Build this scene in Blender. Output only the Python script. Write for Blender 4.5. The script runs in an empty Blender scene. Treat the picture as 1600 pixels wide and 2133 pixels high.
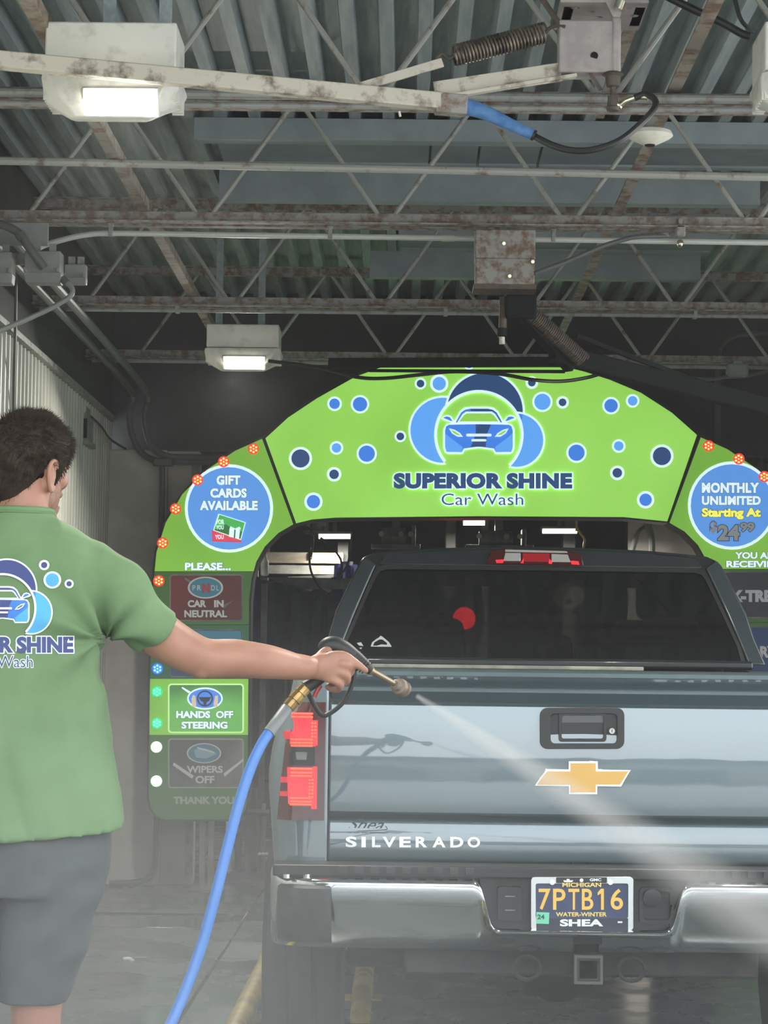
import bpy, bmesh, math, random
from mathutils import Vector, Matrix, noise
from mathutils.geometry import tessellate_polygon
from mathutils.bvhtree import BVHTree
random.seed(7)
SC = bpy.context.scene
COL = SC.collection

# ------------------------------------------------------------------ camera
F = 4744.0            # focal length in pixels of the 1600 x 2133 frame
HC = 1.40             # camera height
ROLL = 0.012
_v = Vector(((840-800)/F, -(1400-1066.5)/F, -1.0)).normalized()
_x = Vector((1, -ROLL, 0)); _x = (_x - _v*_x.dot(_v)).normalized()
_z = _x.cross(_v)
MC = Matrix((_x, _v, _z))          # rows: world axes seen in camera space
cam = bpy.data.objects.new('camera', bpy.data.cameras.new('camera'))
COL.objects.link(cam)
cam.data.sensor_fit = 'HORIZONTAL'; cam.data.sensor_width = 36
cam.data.lens = F/1600*36
cam.data.clip_start = 0.05; cam.data.clip_end = 500
cam.matrix_world = Matrix.Translation((0, 0, HC)) @ MC.to_4x4()
SC.camera = cam

# ------------------------------------------------------------------ sky and exposure
W = bpy.data.worlds.new('overcast_sky'); SC.world = W; W.use_nodes = True
nt = W.node_tree; nt.nodes.clear()
wo = nt.nodes.new('ShaderNodeOutputWorld'); bg = nt.nodes.new('ShaderNodeBackground')
tc = nt.nodes.new('ShaderNodeTexCoord'); sep = nt.nodes.new('ShaderNodeSeparateXYZ')
rp = nt.nodes.new('ShaderNodeValToRGB'); cn = nt.nodes.new('ShaderNodeTexNoise'); mx = nt.nodes.new('ShaderNodeMix')
rp.color_ramp.elements[0].position = 0.0; rp.color_ramp.elements[0].color = (0.86, 0.93, 0.97, 1)
rp.color_ramp.elements[1].position = 0.7; rp.color_ramp.elements[1].color = (0.66, 0.82, 0.98, 1)
mx.data_type = 'RGBA'; mx.inputs[7].default_value = (1, 1, 1, 1)
cn.inputs['Scale'].default_value = 3.0; cn.inputs['Detail'].default_value = 5
nt.links.new(tc.outputs['Generated'], sep.inputs[0]); nt.links.new(sep.outputs[2], rp.inputs[0])
nt.links.new(tc.outputs['Generated'], cn.inputs['Vector'])
nt.links.new(cn.outputs[0], mx.inputs[0]); nt.links.new(rp.outputs[0], mx.inputs[6])
nt.links.new(mx.outputs[2], bg.inputs[0]); nt.links.new(bg.outputs[0], wo.inputs[0])
bg.inputs[1].default_value = 3.9
SC.view_settings.view_transform = 'Standard'; SC.view_settings.look = 'None'
SC.view_settings.gamma = 1; SC.view_settings.use_curve_mapping = False
SC.view_settings.exposure = 0.0
SC.cycles.use_denoising = True
SC.cycles.use_adaptive_sampling = True; SC.cycles.adaptive_threshold = .04
SC.cycles.max_bounces = 7; SC.cycles.diffuse_bounces = 4; SC.cycles.volume_bounces = 0
SC.cycles.caustics_reflective = False; SC.cycles.caustics_refractive = False
SC.cycles.sample_clamp_indirect = 6

# ------------------------------------------------------------------ pixel helpers (frame 1600 x 2133)
def ray(px, py):
    return MC @ Vector(((px-800)/F, -(py-1066.5)/F, -1.0))
def P(px, py, Y):                      # the point seen at a pixel, at depth Y
    d = ray(px, py); d = d*(Y/d.y); return Vector((d.x, d.y, d.z+HC))
def G(px, py, z=0.0):                  # ... at height z
    d = ray(px, py); d = d*((z-HC)/d.z); return Vector((d.x, d.y, z))

# ------------------------------------------------------------------ materials
def lin(c):
    return tuple((x/255/12.92 if x/255 <= .04045 else ((x/255+.055)/1.055)**2.4) for x in c[:3]) + (1,)
MATS = {}
def mat(name, c, rough=.6, metal=0, emit=0, c2=None, scale=8, bump=0, lo=.4, hi=.6, coat=0, detail=6, stretch=None, spec=None, trans=0, ior=None, emitc=None):
    if name in MATS: return MATS[name]
    m = bpy.data.materials.new(name); m.use_nodes = True; MATS[name] = m
    t = m.node_tree; b = t.nodes['Principled BSDF']
    b.inputs['Base Color'].default_value = lin(c); b.inputs['Roughness'].default_value = rough
    b.inputs['Metallic'].default_value = metal; b.inputs['Coat Weight'].default_value = coat
    b.inputs['Coat Roughness'].default_value = .03
    b.inputs['Transmission Weight'].default_value = trans
    if spec is not None: b.inputs['Specular IOR Level'].default_value = spec
    if ior: b.inputs['IOR'].default_value = ior
    if emit:
        b.inputs['Emission Color'].default_value = lin(emitc or c); b.inputs['Emission Strength'].default_value = emit
    if c2 or bump:
        co = t.nodes.new('ShaderNodeTexCoord'); n = t.nodes.new('ShaderNodeTexNoise')
        n.inputs['Scale'].default_value = scale; n.inputs['Detail'].default_value = detail; n.inputs['Roughness'].default_value = .6
        src = co.outputs['Object']
        if stretch:
            mp = t.nodes.new('ShaderNodeMapping'); mp.inputs['Scale'].default_value = stretch
            t.links.new(src, mp.inputs[0]); src = mp.outputs[0]
        t.links.new(src, n.inputs['Vector'])
        if c2:
            r = t.nodes.new('ShaderNodeValToRGB')
            r.color_ramp.elements[0].position = lo; r.color_ramp.elements[1].position = hi
            r.color_ramp.elements[0].color = lin(c); r.color_ramp.elements[1].color = lin(c2)
            t.links.new(n.outputs[0], r.inputs[0]); t.links.new(r.outputs[0], b.inputs['Base Color'])
            if emit: t.links.new(r.outputs[0], b.inputs['Emission Color'])
        if bump:
            bp = t.nodes.new('ShaderNodeBump'); bp.inputs['Strength'].default_value = bump; bp.inputs['Distance'].default_value = .01
            t.links.new(n.outputs[0], bp.inputs['Height']); t.links.new(bp.outputs[0], b.inputs['Normal'])
    return m

# ------------------------------------------------------------------ mesh builder
def frame_of(d):
    d = d.normalized(); a = Vector((0, 0, 1)) if abs(d.z) < .9 else Vector((1, 0, 0))
    u = d.cross(a).normalized(); return u, d.cross(u).normalized()
class B:
    def __init__(s): s.v = []; s.f = []
    def add(s, vs, fs):
        k = len(s.v); s.v += [Vector(p) for p in vs]; s.f += [tuple(i+k for i in f) for f in fs]; return s
    def box(s, c, d, rot=None):
        c = Vector(c); x, y, z = d[0]/2, d[1]/2, d[2]/2
        vs = [Vector((i, j, k)) for i in (-x, x) for j in (-y, y) for k in (-z, z)]
        if rot is not None: vs = [rot @ q for q in vs]
        return s.add([c+q for q in vs], [(0, 1, 3, 2), (4, 6, 7, 5), (0, 4, 5, 1), (2, 3, 7, 6), (0, 2, 6, 4), (1, 5, 7, 3)])
    def bar(s, a, b, w, h):               # square bar between two points
        a = Vector(a); b = Vector(b); u, v = frame_of(b-a)
        vs = [p+u*i*w/2+v*j*h/2 for p in (a, b) for i, j in ((-1, -1), (1, -1), (1, 1), (-1, 1))]
        return s.add(vs, [(0, 1, 2, 3), (7, 6, 5, 4), (0, 4, 5, 1), (1, 5, 6, 2), (2, 6, 7, 3), (3, 7, 4, 0)])
    def tube(s, pts, r, n=10, cap=True):
        pts = [Vector(p) for p in pts]; rs = r if isinstance(r, (list, tuple)) else [r]*len(pts)
        u = None; rings = []
        for i, p in enumerate(pts):
            d = (pts[min(i+1, len(pts)-1)]-pts[max(i-1, 0)]).normalized()
            if u is None: u, w = frame_of(d)
            else:
                u = (u-d*u.dot(d)).normalized(); w = d.cross(u)
            rings.append([p+(u*math.cos(2*math.pi*k/n)+w*math.sin(2*math.pi*k/n))*rs[i] for k in range(n)])
        return s.loft(rings, cap)
    def loft(s, rings, cap=True, closed=True):
        n = len(rings[0]); vs = [q for R in rings for q in R]; fs = []
        for i in range(len(rings)-1):
            for k in range(n if closed else n-1):
                fs.append((i*n+k, i*n+(k+1) % n, (i+1)*n+(k+1) % n, (i+1)*n+k))
        if cap and closed: fs += [tuple(range(n))[::-1], tuple(range((len(rings)-1)*n, len(rings)*n))]
        return s.add(vs, fs)
    def cyl(s, a, b, r, n=16, r2=None): return s.tube([a, b], [r, r if r2 is None else r2], n)
    def ball(s, c, r, n=12, m=8, mtx=None):
        c = Vector(c); r = r if isinstance(r, (tuple, list)) else (r, r, r); rings = []
        for j in range(1, m):
            t = math.pi*j/m
            R = [Vector((r[0]*math.sin(t)*math.cos(2*math.pi*k/n), r[1]*math.sin(t)*math.sin(2*math.pi*k/n), r[2]*math.cos(t))) for k in range(n)]
            rings.append([c+((mtx @ q) if mtx else q) for q in R])
        return s.loft(rings, True)
    def lathe(s, c, axis, prof, n=24):     # prof: (along, radius)
        c = Vector(c); axis = Vector(axis).normalized(); u, w = frame_of(axis)
        return s.loft([[c+axis*a+(u*math.cos(2*math.pi*k/n)+w*math.sin(2*math.pi*k/n))*r for k in range(n)] for a, r in prof], True)
    def prism(s, poly, d, holes=()):       # flat outline (3-D points) swept by d
        d = Vector(d); loops = [[Vector(p) for p in poly]]+[[Vector(p) for p in h] for h in holes]
        flat = [p for L in loops for p in L]; n = len(flat)
        tr = tessellate_polygon(loops); fs = [tuple(t) for t in tr]
        vs = flat[:]
        if d.length > 0:
            vs += [p+d for p in flat]; fs += [tuple(i+n for i in reversed(t)) for t in tr]
            o = 0
            for L in loops:
                m = len(L)
                fs += [(o+i, o+(i+1) % m, o+(i+1) % m+n, o+i+n) for i in range(m)]; o += m
        return s.add(vs, fs)
    def grid(s, rows): return s.loft(rows, False, False)

def root_loc(o):
    while o.parent: o = o.parent
    return o.location.copy()
def ob(name, b, m, parent=None, smooth=35, bevel=0, seg=2, kind=None, label=None, fix=True):
    me = bpy.data.meshes.new(name); off = root_loc(parent) if parent else Vector()
    me.from_pydata([p-off for p in b.v], [], b.f)
    if fix:
        bm = bmesh.new(); bm.from_mesh(me); bmesh.ops.remove_doubles(bm, verts=bm.verts, dist=1e-6)
        bmesh.ops.recalc_face_normals(bm, faces=bm.faces); bm.to_mesh(me); bm.free()
    me.materials.append(m)
    if smooth:
        me.shade_smooth(); me.set_sharp_from_angle(angle=math.radians(smooth))
    o = bpy.data.objects.new(name, me); COL.objects.link(o); o.parent = parent
    if bevel:
        q = o.modifiers.new('soft_edge', 'BEVEL'); q.width = bevel; q.segments = seg; q.limit_method = 'ANGLE'; q.angle_limit = .6
    if kind: o['kind'] = kind
    if label: o['label'] = label
    return o
def tag(o, label, cat, group=None):
    o['label'] = label; o['category'] = cat
    if group: o['group'] = group
    return o
def thing(name, label, cat, loc, group=None):
    o = bpy.data.objects.new(name, None); COL.objects.link(o); o.location = Vector(loc); o.empty_display_size = .1
    return tag(o, label, cat, group)
def struct(name, b, m, parent=None, **k):
    o = ob(name, b, m, parent, **k)
    o['kind'] = 'structure'; return o

def circ(x, y, r, n=28, ry=None):
    return [(x+r*math.cos(2*math.pi*k/n), y+(ry or r)*math.sin(2*math.pi*k/n)) for k in range(n)]
def rrect(x0, y0, x1, y1, r, n=5):
    out = []
    for cx, cy, a in ((x1-r, y1-r, 0), (x0+r, y1-r, 90), (x0+r, y0+r, 180), (x1-r, y0+r, 270)):
        for k in range(n+1):
            t = math.radians(a+90*k/n); out.append((cx+r*math.cos(t), cy+r*math.sin(t)))
    return out
def smooth_path(pts, n=6):                # Catmull-Rom through 3-D points
    pts = [Vector(p) for p in pts]; out = []
    for i in range(len(pts)-1):
        p0 = pts[max(i-1, 0)]; p1 = pts[i]; p2 = pts[i+1]; p3 = pts[min(i+2, len(pts)-1)]
        for k in range(n):
            t = k/n
            out.append(.5*((2*p1)+(p2-p0)*t+(2*p0-5*p1+4*p2-p3)*t*t+(3*p1-p0-3*p2+p3)*t**3))
    return out+[pts[-1]]
def text2d(s, bold=0, shear=0, space=1):  # lettering outlines, scaled to the unit square: x 0..1, y 0..1 (up)
    cu = bpy.data.curves.new('lettering', 'FONT'); cu.body = s; cu.offset = bold; cu.shear = shear; cu.space_character = space
    cu.resolution_u = 4; cu.fill_mode = 'FRONT'
    o = bpy.data.objects.new('lettering', cu); me = o.to_mesh()
    vs = [v.co.copy() for v in me.vertices]; fs = [tuple(p.vertices) for p in me.polygons]
    o.to_mesh_clear(); bpy.data.objects.remove(o); bpy.data.curves.remove(cu)
    return vs, fs
def put_text(b, s, box, mapper, bold=.02, grow=0, shear=0, space=1, thick=None):
    """lettering fitted to the box x0,y0,x1,y1 (pixels, y down); mapper(px, py) -> 3-D"""
    v0, f0 = text2d(s, bold, shear, space)
    x0, y0, x1, y1 = box
    ax = min(p.x for p in v0); bx = max(p.x for p in v0); ay = min(p.y for p in v0); by = max(p.y for p in v0)
    vs, fs = (v0, f0) if not grow else text2d(s, bold+grow, shear, space)
    def m(p): return (x0+(p.x-ax)/(bx-ax)*(x1-x0), y1-(p.y-ay)/(by-ay)*(y1-y0))
    pts = [Vector(mapper(*m(p))) for p in vs]
    if thick is None: b.add(pts, fs)
    else:
        d = Vector(thick); n = len(pts); edge = {}
        for f in fs:
            for i in range(len(f)):
                e = (f[i], f[(i+1) % len(f)]); k = tuple(sorted(e)); edge.setdefault(k, []).append(e)
        b.add(pts+[p+d for p in pts], fs+[tuple(i+n for i in reversed(f)) for f in fs]+[(e[0][0], e[0][1], e[0][1]+n, e[0][0]+n) for e in edge.values() if len(e) == 1])
    return b
# ================================================================== the setting
concrete = mat('wet_concrete', (76, 82, 80), .3, c2=(94, 98, 95), scale=1.6, bump=.12, detail=10)
_t = concrete.node_tree; _n = [q for q in _t.nodes if q.type == 'TEX_NOISE'][0]
_r = _t.nodes.new('ShaderNodeMapRange'); _r.inputs[1].default_value = .38; _r.inputs[2].default_value = .62; _r.inputs[3].default_value = .13; _r.inputs[4].default_value = .42
_t.links.new(_n.outputs[0], _r.inputs[0]); _t.links.new(_r.outputs[0], _t.nodes['Principled BSDF'].inputs['Roughness'])
groove = mat('dark_joint', (38, 40, 40), .8)
outside_ground = mat('pale_pavement', (186, 184, 178), .8, c2=(200, 198, 192), scale=.8)
deckm = mat('painted_deck', (146, 158, 160), .55, c2=(168, 177, 176), scale=5, bump=.05, stretch=(6, .5, 6))
panelm = mat('ribbed_white_panel', (205, 206, 196), .45, c2=(182, 182, 172), scale=2.5, stretch=(1, 1, .3))
blockm = mat('grey_block_wall', (212, 206, 198), .8, c2=(196, 190, 183), scale=3, bump=.1)
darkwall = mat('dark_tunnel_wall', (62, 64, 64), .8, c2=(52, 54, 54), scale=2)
steel = mat('grey_painted_steel', (150, 152, 148), .5, c2=(112, 92, 78), scale=14, lo=.5, hi=.68, bump=.1)
rusty = mat('rusty_steel', (158, 154, 148), .7, c2=(122, 98, 82), scale=22, lo=.44, hi=.6, bump=.3)
rod = mat('web_rod_steel', (168, 168, 160), .5, c2=(122, 102, 86), scale=18, lo=.56, hi=.7)

YF, YB = 3.4, 15.35                       # bay mouth and tunnel mouth
XL, XR = P(210, 1500, 14.9).x, 3.3
ZD = 3.87                                  # underside of the deck ribs

fl = struct('floor', B().box((.6, 14, -.06), (9, 24, .1)), groove)
xs = [XL-.1, -.88, 1.95, XR+.2]; ys = [2.0, 5.2, 8.2, 11.2, 12.5, 15.2, 19, 26]
for i in range(3):
    for j in range(7):
        a = xs[i]+.006; b_ = xs[i+1]-.006; c = ys[j]+.006; d = ys[j+1]-.006
        ob('slab', B().box(((a+b_)/2, (c+d)/2, -.02), (b_-a, d-c, .04)), concrete, fl, bevel=.004, seg=1)
og = struct('ground', B().box((0, -60, -.07), (160, 123.9, .1)), outside_ground)

# deck: trapezoid flutes along the bay
pr = []; x = XL-.1
while x < XR+.1:
    pr += [(x, ZD), (x+.05, ZD), (x+.060, ZD+.065), (x+.140, ZD+.065)]; x += .15
b = B().grid([[Vector((px, YF, z)) for px, z in pr], [Vector((px, YB+9, z)) for px, z in pr]])
struct('ceiling', b, deckm, smooth=0)
struct('roof', B().box((.65, 14, ZD+.15), (6.4, 22, .10)), darkwall)

# ribbed white wall, ribs as real folds
top = 3.03
rows = []; y = YF; k = 0
prof = []
while y < 14.95:
    prof += [(XL, y), (XL, y+.06), (XL+.018, y+.072), (XL+.018, y+.1)]; y += .112
b = B().grid([[Vector((px, py, 0)) for px, py in prof], [Vector((px, py, top)) for px, py in prof]])
wl = struct('wall_left', b, panelm, smooth=0)
ob('cap_trim', B().box((XL+.02, (YF+14.9)/2, top+.015), (.06, 14.9-YF, .03)), steel, wl)
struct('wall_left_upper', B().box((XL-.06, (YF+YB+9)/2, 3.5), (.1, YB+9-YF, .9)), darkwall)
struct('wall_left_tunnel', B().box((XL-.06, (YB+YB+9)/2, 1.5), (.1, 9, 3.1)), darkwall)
# unseen side wall, left open between low wall and lintel for fill daylight
wr_ = struct('wall_right', B().box((XR+.05, (9.6+YB+9)/2, 1.95), (.1, YB+9-9.6, 3.95)), blockm)
ob('low_wall', B().box((XR+.05, (YF+9.6)/2, .3), (.1, 9.6-YF, .6)), blockm, wr_)
ob('lintel', B().box((XR+.05, (YF+9.6)/2, 3.6), (.1, 9.6-YF, .6)), blockm, wr_)
for yy in (YF+.1, 7.4): ob('wall_post', B().box((XR+.05, yy, 1.95), (.16, .16, 2.8)), blockm, wr_, bevel=.01)
# unseen low building across the forecourt, added for the tailgate to reflect
wo = struct('unseen_wall_opposite', B().box((4, -46, 2.2), (70, 6, 4.5)), mat('tan_brick_far', (150, 138, 122), .9))
ob('roof_fascia', B().box((4, -43.2, 4.5), (72, 1, .9)), darkwall, wo)
for k in range(9): ob('shop_window', B().box((-26+7*k, -42.98, 1.6), (4.4, .06, 2.4)), mat('far_shop_glass', (50, 60, 64), .1), wo)
# grey wall beside the tunnel mouth
x1 = P(402, 1700, 15.0).x
wb = struct('wall_back', B().box(((XL+x1)/2, 15.1, 1.42), (x1-XL, .2, 2.84)), blockm)
ob('corner_pier', B().box((XL+.2, 14.98, 1.42), (.4, .1, 2.84)), blockm, wb, bevel=.006)
ob('edge_trim', B().box((x1-.02, 14.99, 1.4), (.05, .03, 2.7)), steel, wb)
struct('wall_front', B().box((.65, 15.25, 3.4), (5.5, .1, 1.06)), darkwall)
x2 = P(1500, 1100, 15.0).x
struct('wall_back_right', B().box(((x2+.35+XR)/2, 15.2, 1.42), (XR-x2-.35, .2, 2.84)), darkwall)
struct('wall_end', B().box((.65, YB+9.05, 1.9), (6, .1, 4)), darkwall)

# ------------------------------------------------------------------ roof joists
ZB = 3.30
def joist(D, node_px, label, x0=XL, x1=XR, m=rusty):
    s = F/D; xn = (node_px-840)/s
    t = thing('roof_joist', label, 'joist', ((x0+x1)/2, D, ZB), 'open web joists under the roof deck')
    L = x1-x0; c = (x0+x1)/2
    for sgn in (-1, 1):                    # bottom chord: two angles back to back
        y = D+sgn*.022
        ob('bottom_chord', B().box((c, y+sgn*.024, ZB+.003), (L, .048, .006)).box((c, y, ZB+.026), (L, .006, .052)), m, t, smooth=0)
        ob('top_chord', B().box((c, y+sgn*.018, ZD-.004), (L, .036, .006)).box((c, y, ZD-.026), (L, .006, .05)), m, t, smooth=0)
    p = .78; k0 = math.ceil((x0-xn)/p)-1; k = k0
    while True:
        x = xn+k*p
        if x > x1: break
        for a, e in (((x+.02, ZB+.03), (x+p/2-.02, ZD-.04)), ((x+p-.02, ZB+.03), (x+p/2+.02, ZD-.04))):
            (ax, az), (ex, ez) = a, e
            if min(ax, ex) > x0+.02 and max(ax, ex) < x1-.02:
                ob('web_rod', B().cyl((ax, D, az), (ex, D, ez), .0105, 8), rod, t)
        k += 1
    return t
joist(5.45, 700, 'open web steel joist nearest the bay mouth, mostly above the frame')
joist(7.57, 765, 'rusty open web joist just beneath the spring-loaded spray boom')
joist(9.64, 410, 'rusty open web joist carrying the pale grey conduit and a rusty box')
joist(11.86, 785, 'rusty open web joist passing above the smaller square lamp')
joist(13.87, 1340, 'dark open web joist just in front of the green sign arch')

for x, z, lab, y1 in ((-1.13, ZB+.055, 'rusty flat bridging strap running over the joists toward the ribbed white wall', 14), (.885, ZB+.055, 'rusty bridging strap running over the joists behind the white disc', 14), (.80, ZD-.12, 'rust streaked high bridging strap beside the grey swivel box', 9.5)):
    tag(ob('bridging_strap', B().box((x, (5.6+y1)/2, z), (.045, y1-5.6, .008)).box((x+.02, (5.6+y1)/2, z+.02), (.006, y1-5.6, .04)), mat('rusty_strap_steel', (150, 140, 128), .7, c2=(112, 88, 70), scale=13, lo=.46, hi=.62), smooth=0), lab, 'strap')

purlin = mat('grey_purlin', (166, 178, 180), .6, c2=(150, 160, 164), scale=3)
for n_, (pxa, pxb, y, h, lab) in enumerate(((385, 1640, 10.05, .095, 'grey flat purlin under the deck behind the second joist'), (440, 1580, 11.1, .15, 'wide grey purlin with flute notches along its top, nearest of two notched ones'), (820, 1530, 11.95, .16, 'wide grey purlin further in, its end near the pale conduit clamp'), (760, 1455, 13.25, .15, 'dim grey purlin behind the rusty hanging box'))):
    a = (pxa-840)/F*y; c = (pxb-840)/F*y
    t = thing('roof_purlin', lab, 'beam', ((a+c)/2, y, ZD-h))
    ob('web_plate', B().box(((a+c)/2, y, ZD-h/2-.002), (c-a, .012, h)), purlin, t)
    ob('lower_flange', B().box(((a+c)/2, y+.04, ZD-h), (c-a, .09, .01)), purlin, t)
    ob('top_flange', B().box(((a+c)/2, y+.04, ZD-.006), (c-a, .09, .008)), purlin, t)

soff = mat('grey_soffit_board', (140, 152, 154), .7, c2=(124, 134, 138), scale=2)
t = thing('soffit', 'flat grey soffit boards hiding the deck flutes between the purlins', 'soffit', (.4, 11, ZD-.02))
for ya, yb, xsx in ((10.14, 10.9, (-.9, .1, .33, .62, 1.78)), (11.18, 11.78, (-.95, .6, 1.75)), (12.05, 13.1, (-.05, .7, 1.75))):
    for xa, xb in zip(xsx, xsx[1:]):
        ob('soffit_board', B().box(((xa+xb)/2, (ya+yb)/2, ZD-.012), (xb-xa-.012, yb-ya, .014)), soff, t)
        ob('soffit_border', B().box(((xa+xb)/2, ya+.03, ZD-.024), (xb-xa-.012, .06, .012)).box(((xa+xb)/2, yb-.03, ZD-.024), (xb-xa-.012, .06, .012)), purlin, t)
for px, py, r, D, lab in ((500, 200, .016, 7.48, 'grey water pipe running along the joist behind the peeling boom, the thicker one'), (500, 222, .010, 7.47, 'thin grey pipe running along the joist behind the peeling boom'), (500, 651, .011, 11.76, 'thin grey pipe clipped under the joist above the smaller lamp'), (500, 757, .013, 13.77, 'dark thin pipe clipped under the joist before the green arch')):
    z = P(800, py, D).z
    t = thing('joist_pipe', lab, 'pipe', (.6, D, z))
    ob('pipe_run', B().cyl((XL+.05, D, z), (XR-.05, D, z), r, 10), steel, t)
    for xx in (-1.2, .2, 1.5): ob('pipe_strap', B().box((xx, D+.02, z+r*.6), (.02, .06, r*3)), steel, t)
# ================================================================== lamps, booms, conduits
white_enamel = mat('stained_white_enamel', (226, 224, 214), .45, c2=(176, 172, 160), scale=9, lo=.5, hi=.72)
lens_glow = mat('lamp_lens_glow', (255, 255, 244), .3, emit=14)
lens_glow_far = mat('lamp_lens_glow_far', (255, 254, 236), .3, emit=9)
peel = mat('peeling_white_paint', (206, 198, 182), .6, c2=(122, 108, 94), scale=16, lo=.5, hi=.66, bump=.35)
mauve = mat('chalky_mauve_paint', (178, 168, 164), .7, c2=(160, 150, 148), scale=12, bump=.08)
iron = mat('dark_iron', (70, 66, 62), .6, c2=(96, 80, 68), scale=26, bump=.2)
spring_m = mat('oily_spring_steel', (132, 118, 106), .4, metal=.6, c2=(70, 60, 54), scale=20)
blackrub = mat('black_rubber', (30, 31, 31), .5)
grey_pvc = mat('pale_grey_conduit', (200, 202, 194), .4)
dark_pipe = mat('dark_grey_conduit', (92, 94, 92), .5)
jbox = mat('grey_junction_box', (150, 152, 146), .5, c2=(132, 134, 130), scale=6)
blue_sleeve = mat('faded_blue_sleeve', (70, 118, 178), .7, c2=(92, 138, 190), scale=30, bump=.2)
chrome_f = mat('bright_fitting', (220, 215, 190), .25, metal=1)
black_paint = mat('matt_black_steel', (30, 32, 32), .9, spec=.15)  # even near-black base colour with very low gloss
hole_m = mat('black_hole', (8, 8, 8), .9)

def lamp(D, x0, x1, yt, ym, yb, lens, lab, glow, strap, watt=60):
    s = F/D; c = P((x0+x1)/2, yt, D)
    t = thing('square_lamp', lab, 'lamp', (c.x, D+.12, c.z))
    w = (x1-x0)/s; h = (ym-yt)/s; zt = c.z
    ob('upper_box', B().box((c.x, D+.13, zt-h/2), (w, .26, h)), white_enamel, t, bevel=.006)
    hl = (yb-ym)/s; z0 = zt-h-.004; z1 = z0-hl
    def ring(z, hw, yf, yk, ch):
        return [Vector((c.x+a, y, z)) for a, y in ((-hw+ch, yf), (hw-ch, yf), (hw, yf+ch), (hw, yk-ch), (hw-ch, yk), (-hw+ch, yk), (-hw, yk-ch), (-hw, yf+ch))]
    ob('lower_housing', B().loft([ring(z0, w*.52, D-.01, D+.27, .02), ring(z0-hl*.12, w*.53, D-.015, D+.275, .03), ring(z0-hl*.55, w*.51, D-.012, D+.2, .05), ring(z0-hl*.8, w*.4, D-.008, D+.12, .04), ring(z1, w*.30, D+.0, D+.06, .015)]), white_enamel, t, bevel=.004)
    a = P(lens[0], lens[1], D-.03); e = P(lens[2], lens[3], D-.03)
    fr = [Vector((a.x-.012, D-.026, a.z+.01)), Vector((e.x+.012, D-.026, a.z+.01)), Vector((e.x+.014, D+.0, e.z-.008)), Vector((a.x-.014, D+.0, e.z-.008))]
    ob('lens_frame', B().prism([p+Vector((0, .004, .003)) for p in fr], (0, .03, .02)), white_enamel, t, bevel=.003)
    q = [Vector((a.x, D-.034, a.z)), Vector((e.x, D-.034, a.z)), Vector((e.x, D-.004, e.z)), Vector((a.x, D-.004, e.z))]
    ob('glowing_lens', B().prism(q, (0, .008, .004)), glow, t)
    ld = bpy.data.lights.new('lamp_light', 'AREA'); ld.energy = watt; ld.size = .16; ld.color = (1, .97, .88)
    lo = bpy.data.objects.new('lamp_light', ld); COL.objects.link(lo); lo.parent = t
    lo.location = Vector((c.x, D+.02, z1-.03))-t.location; lo.rotation_euler = (-.35, 0, 0)
    for sg in (-1, 1):
        g = B()
        for k in range(7): g.box((c.x+sg*w*.47, D+.03+k*.03, z0-hl*.38), (w*.09, .008, hl*.4))
        g.box((c.x+sg*w*.47, D+.12, z0-hl*.38), (w*.05, .2, hl*.36))
        ob('cooling_fins', g, white_enamel, t)
    for fx in strap:
        p = P(fx, yt, D); ob('hanging_strap', B().box((p.x, D+.2, (zt+ZD)/2), (.04, .006, ZD-zt)), deckm, t)
    return t
lamp(6.83, 92, 371, 45, 150, 248, (178, 190, 320, 236), 'bigger square white lamp glowing behind the peeling spray boom', lens_glow, (210, 330))
lamp(6.83, 1592, 1870, 45, 150, 248, (1678, 190, 1820, 236), 'unseen square lamp added across the bay to brighten the ribbed wall', lens_glow, (1640, 1820))  # out-of-view lamp added as fill for the bay
lamp(12.5, 430, 582, 675, 724, 771, (468, 746, 548, 768), 'smaller square white lamp glowing above the green sign arch', lens_glow_far, (450, 540))

# ---- near boom
t = thing('spray_boom', 'peeling white steel spray boom with coil spring and blue hose sleeve', 'boom', P(1230, 20, 6.85))
a = P(-80, 118, 6.6); e = P(968, 217, 6.85)
ob('boom_bar', B().bar(a, e, .05, .05), peel, t, bevel=.004)
ob('end_sleeve', B().bar(P(908, 216, 6.84), P(972, 221, 6.85), .058, .06), rusty, t, bevel=.004)
ob('lower_brace', B().bar(P(905, 190, 6.84), P(1168, 150, 6.88), .012, .058), peel, t, bevel=.002)
ob('lower_brace_flange', B().bar(P(915, 205, 6.83), P(1200, 158, 6.88), .03, .01), peel, t)
ob('upper_link', B().bar(P(745, 183, 6.8), P(922, 130, 6.83), .012, .028), peel, t, bevel=.002)
sp = B(); A = P(945, 116, 6.84); Z = P(1136, 68, 6.87); ax = (Z-A); u, w = frame_of(ax); pts = []
N = 27
for k in range(N*12+1):
    q = k/12*2*math.pi; pts.append(A+ax*(k/(N*12))+(u*math.cos(q)+w*math.sin(q))*.031)
sp.tube(pts, .0042, 6)
ob('coil_spring', sp, spring_m, t)
ob('spring_hook', B().tube(smooth_path([A, P(935, 122, 6.84), P(922, 112, 6.84), P(910, 122, 6.84), P(915, 137, 6.84)]), .006, 8), iron, t)
ob('spring_hook', B().tube(smooth_path([Z, P(1146, 58, 6.87), P(1160, 54, 6.86), P(1178, 56, 6.85)]), .006, 8), iron, t)
ob('anchor_rod', B().cyl(P(1118, -20, 6.9), P(1166, 52, 6.86), .009, 8), iron, t)
c0 = P(1165, 40, 6.85); c1 = P(1293, 150, 6.85); cx = (c0.x+c1.x)/2
bx = ob('swivel_box', B().box((cx, 6.9, (c0.z+c1.z)/2), (c1.x-c0.x, .10, c0.z-c1.z)), mauve, t, bevel=.006)
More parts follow.
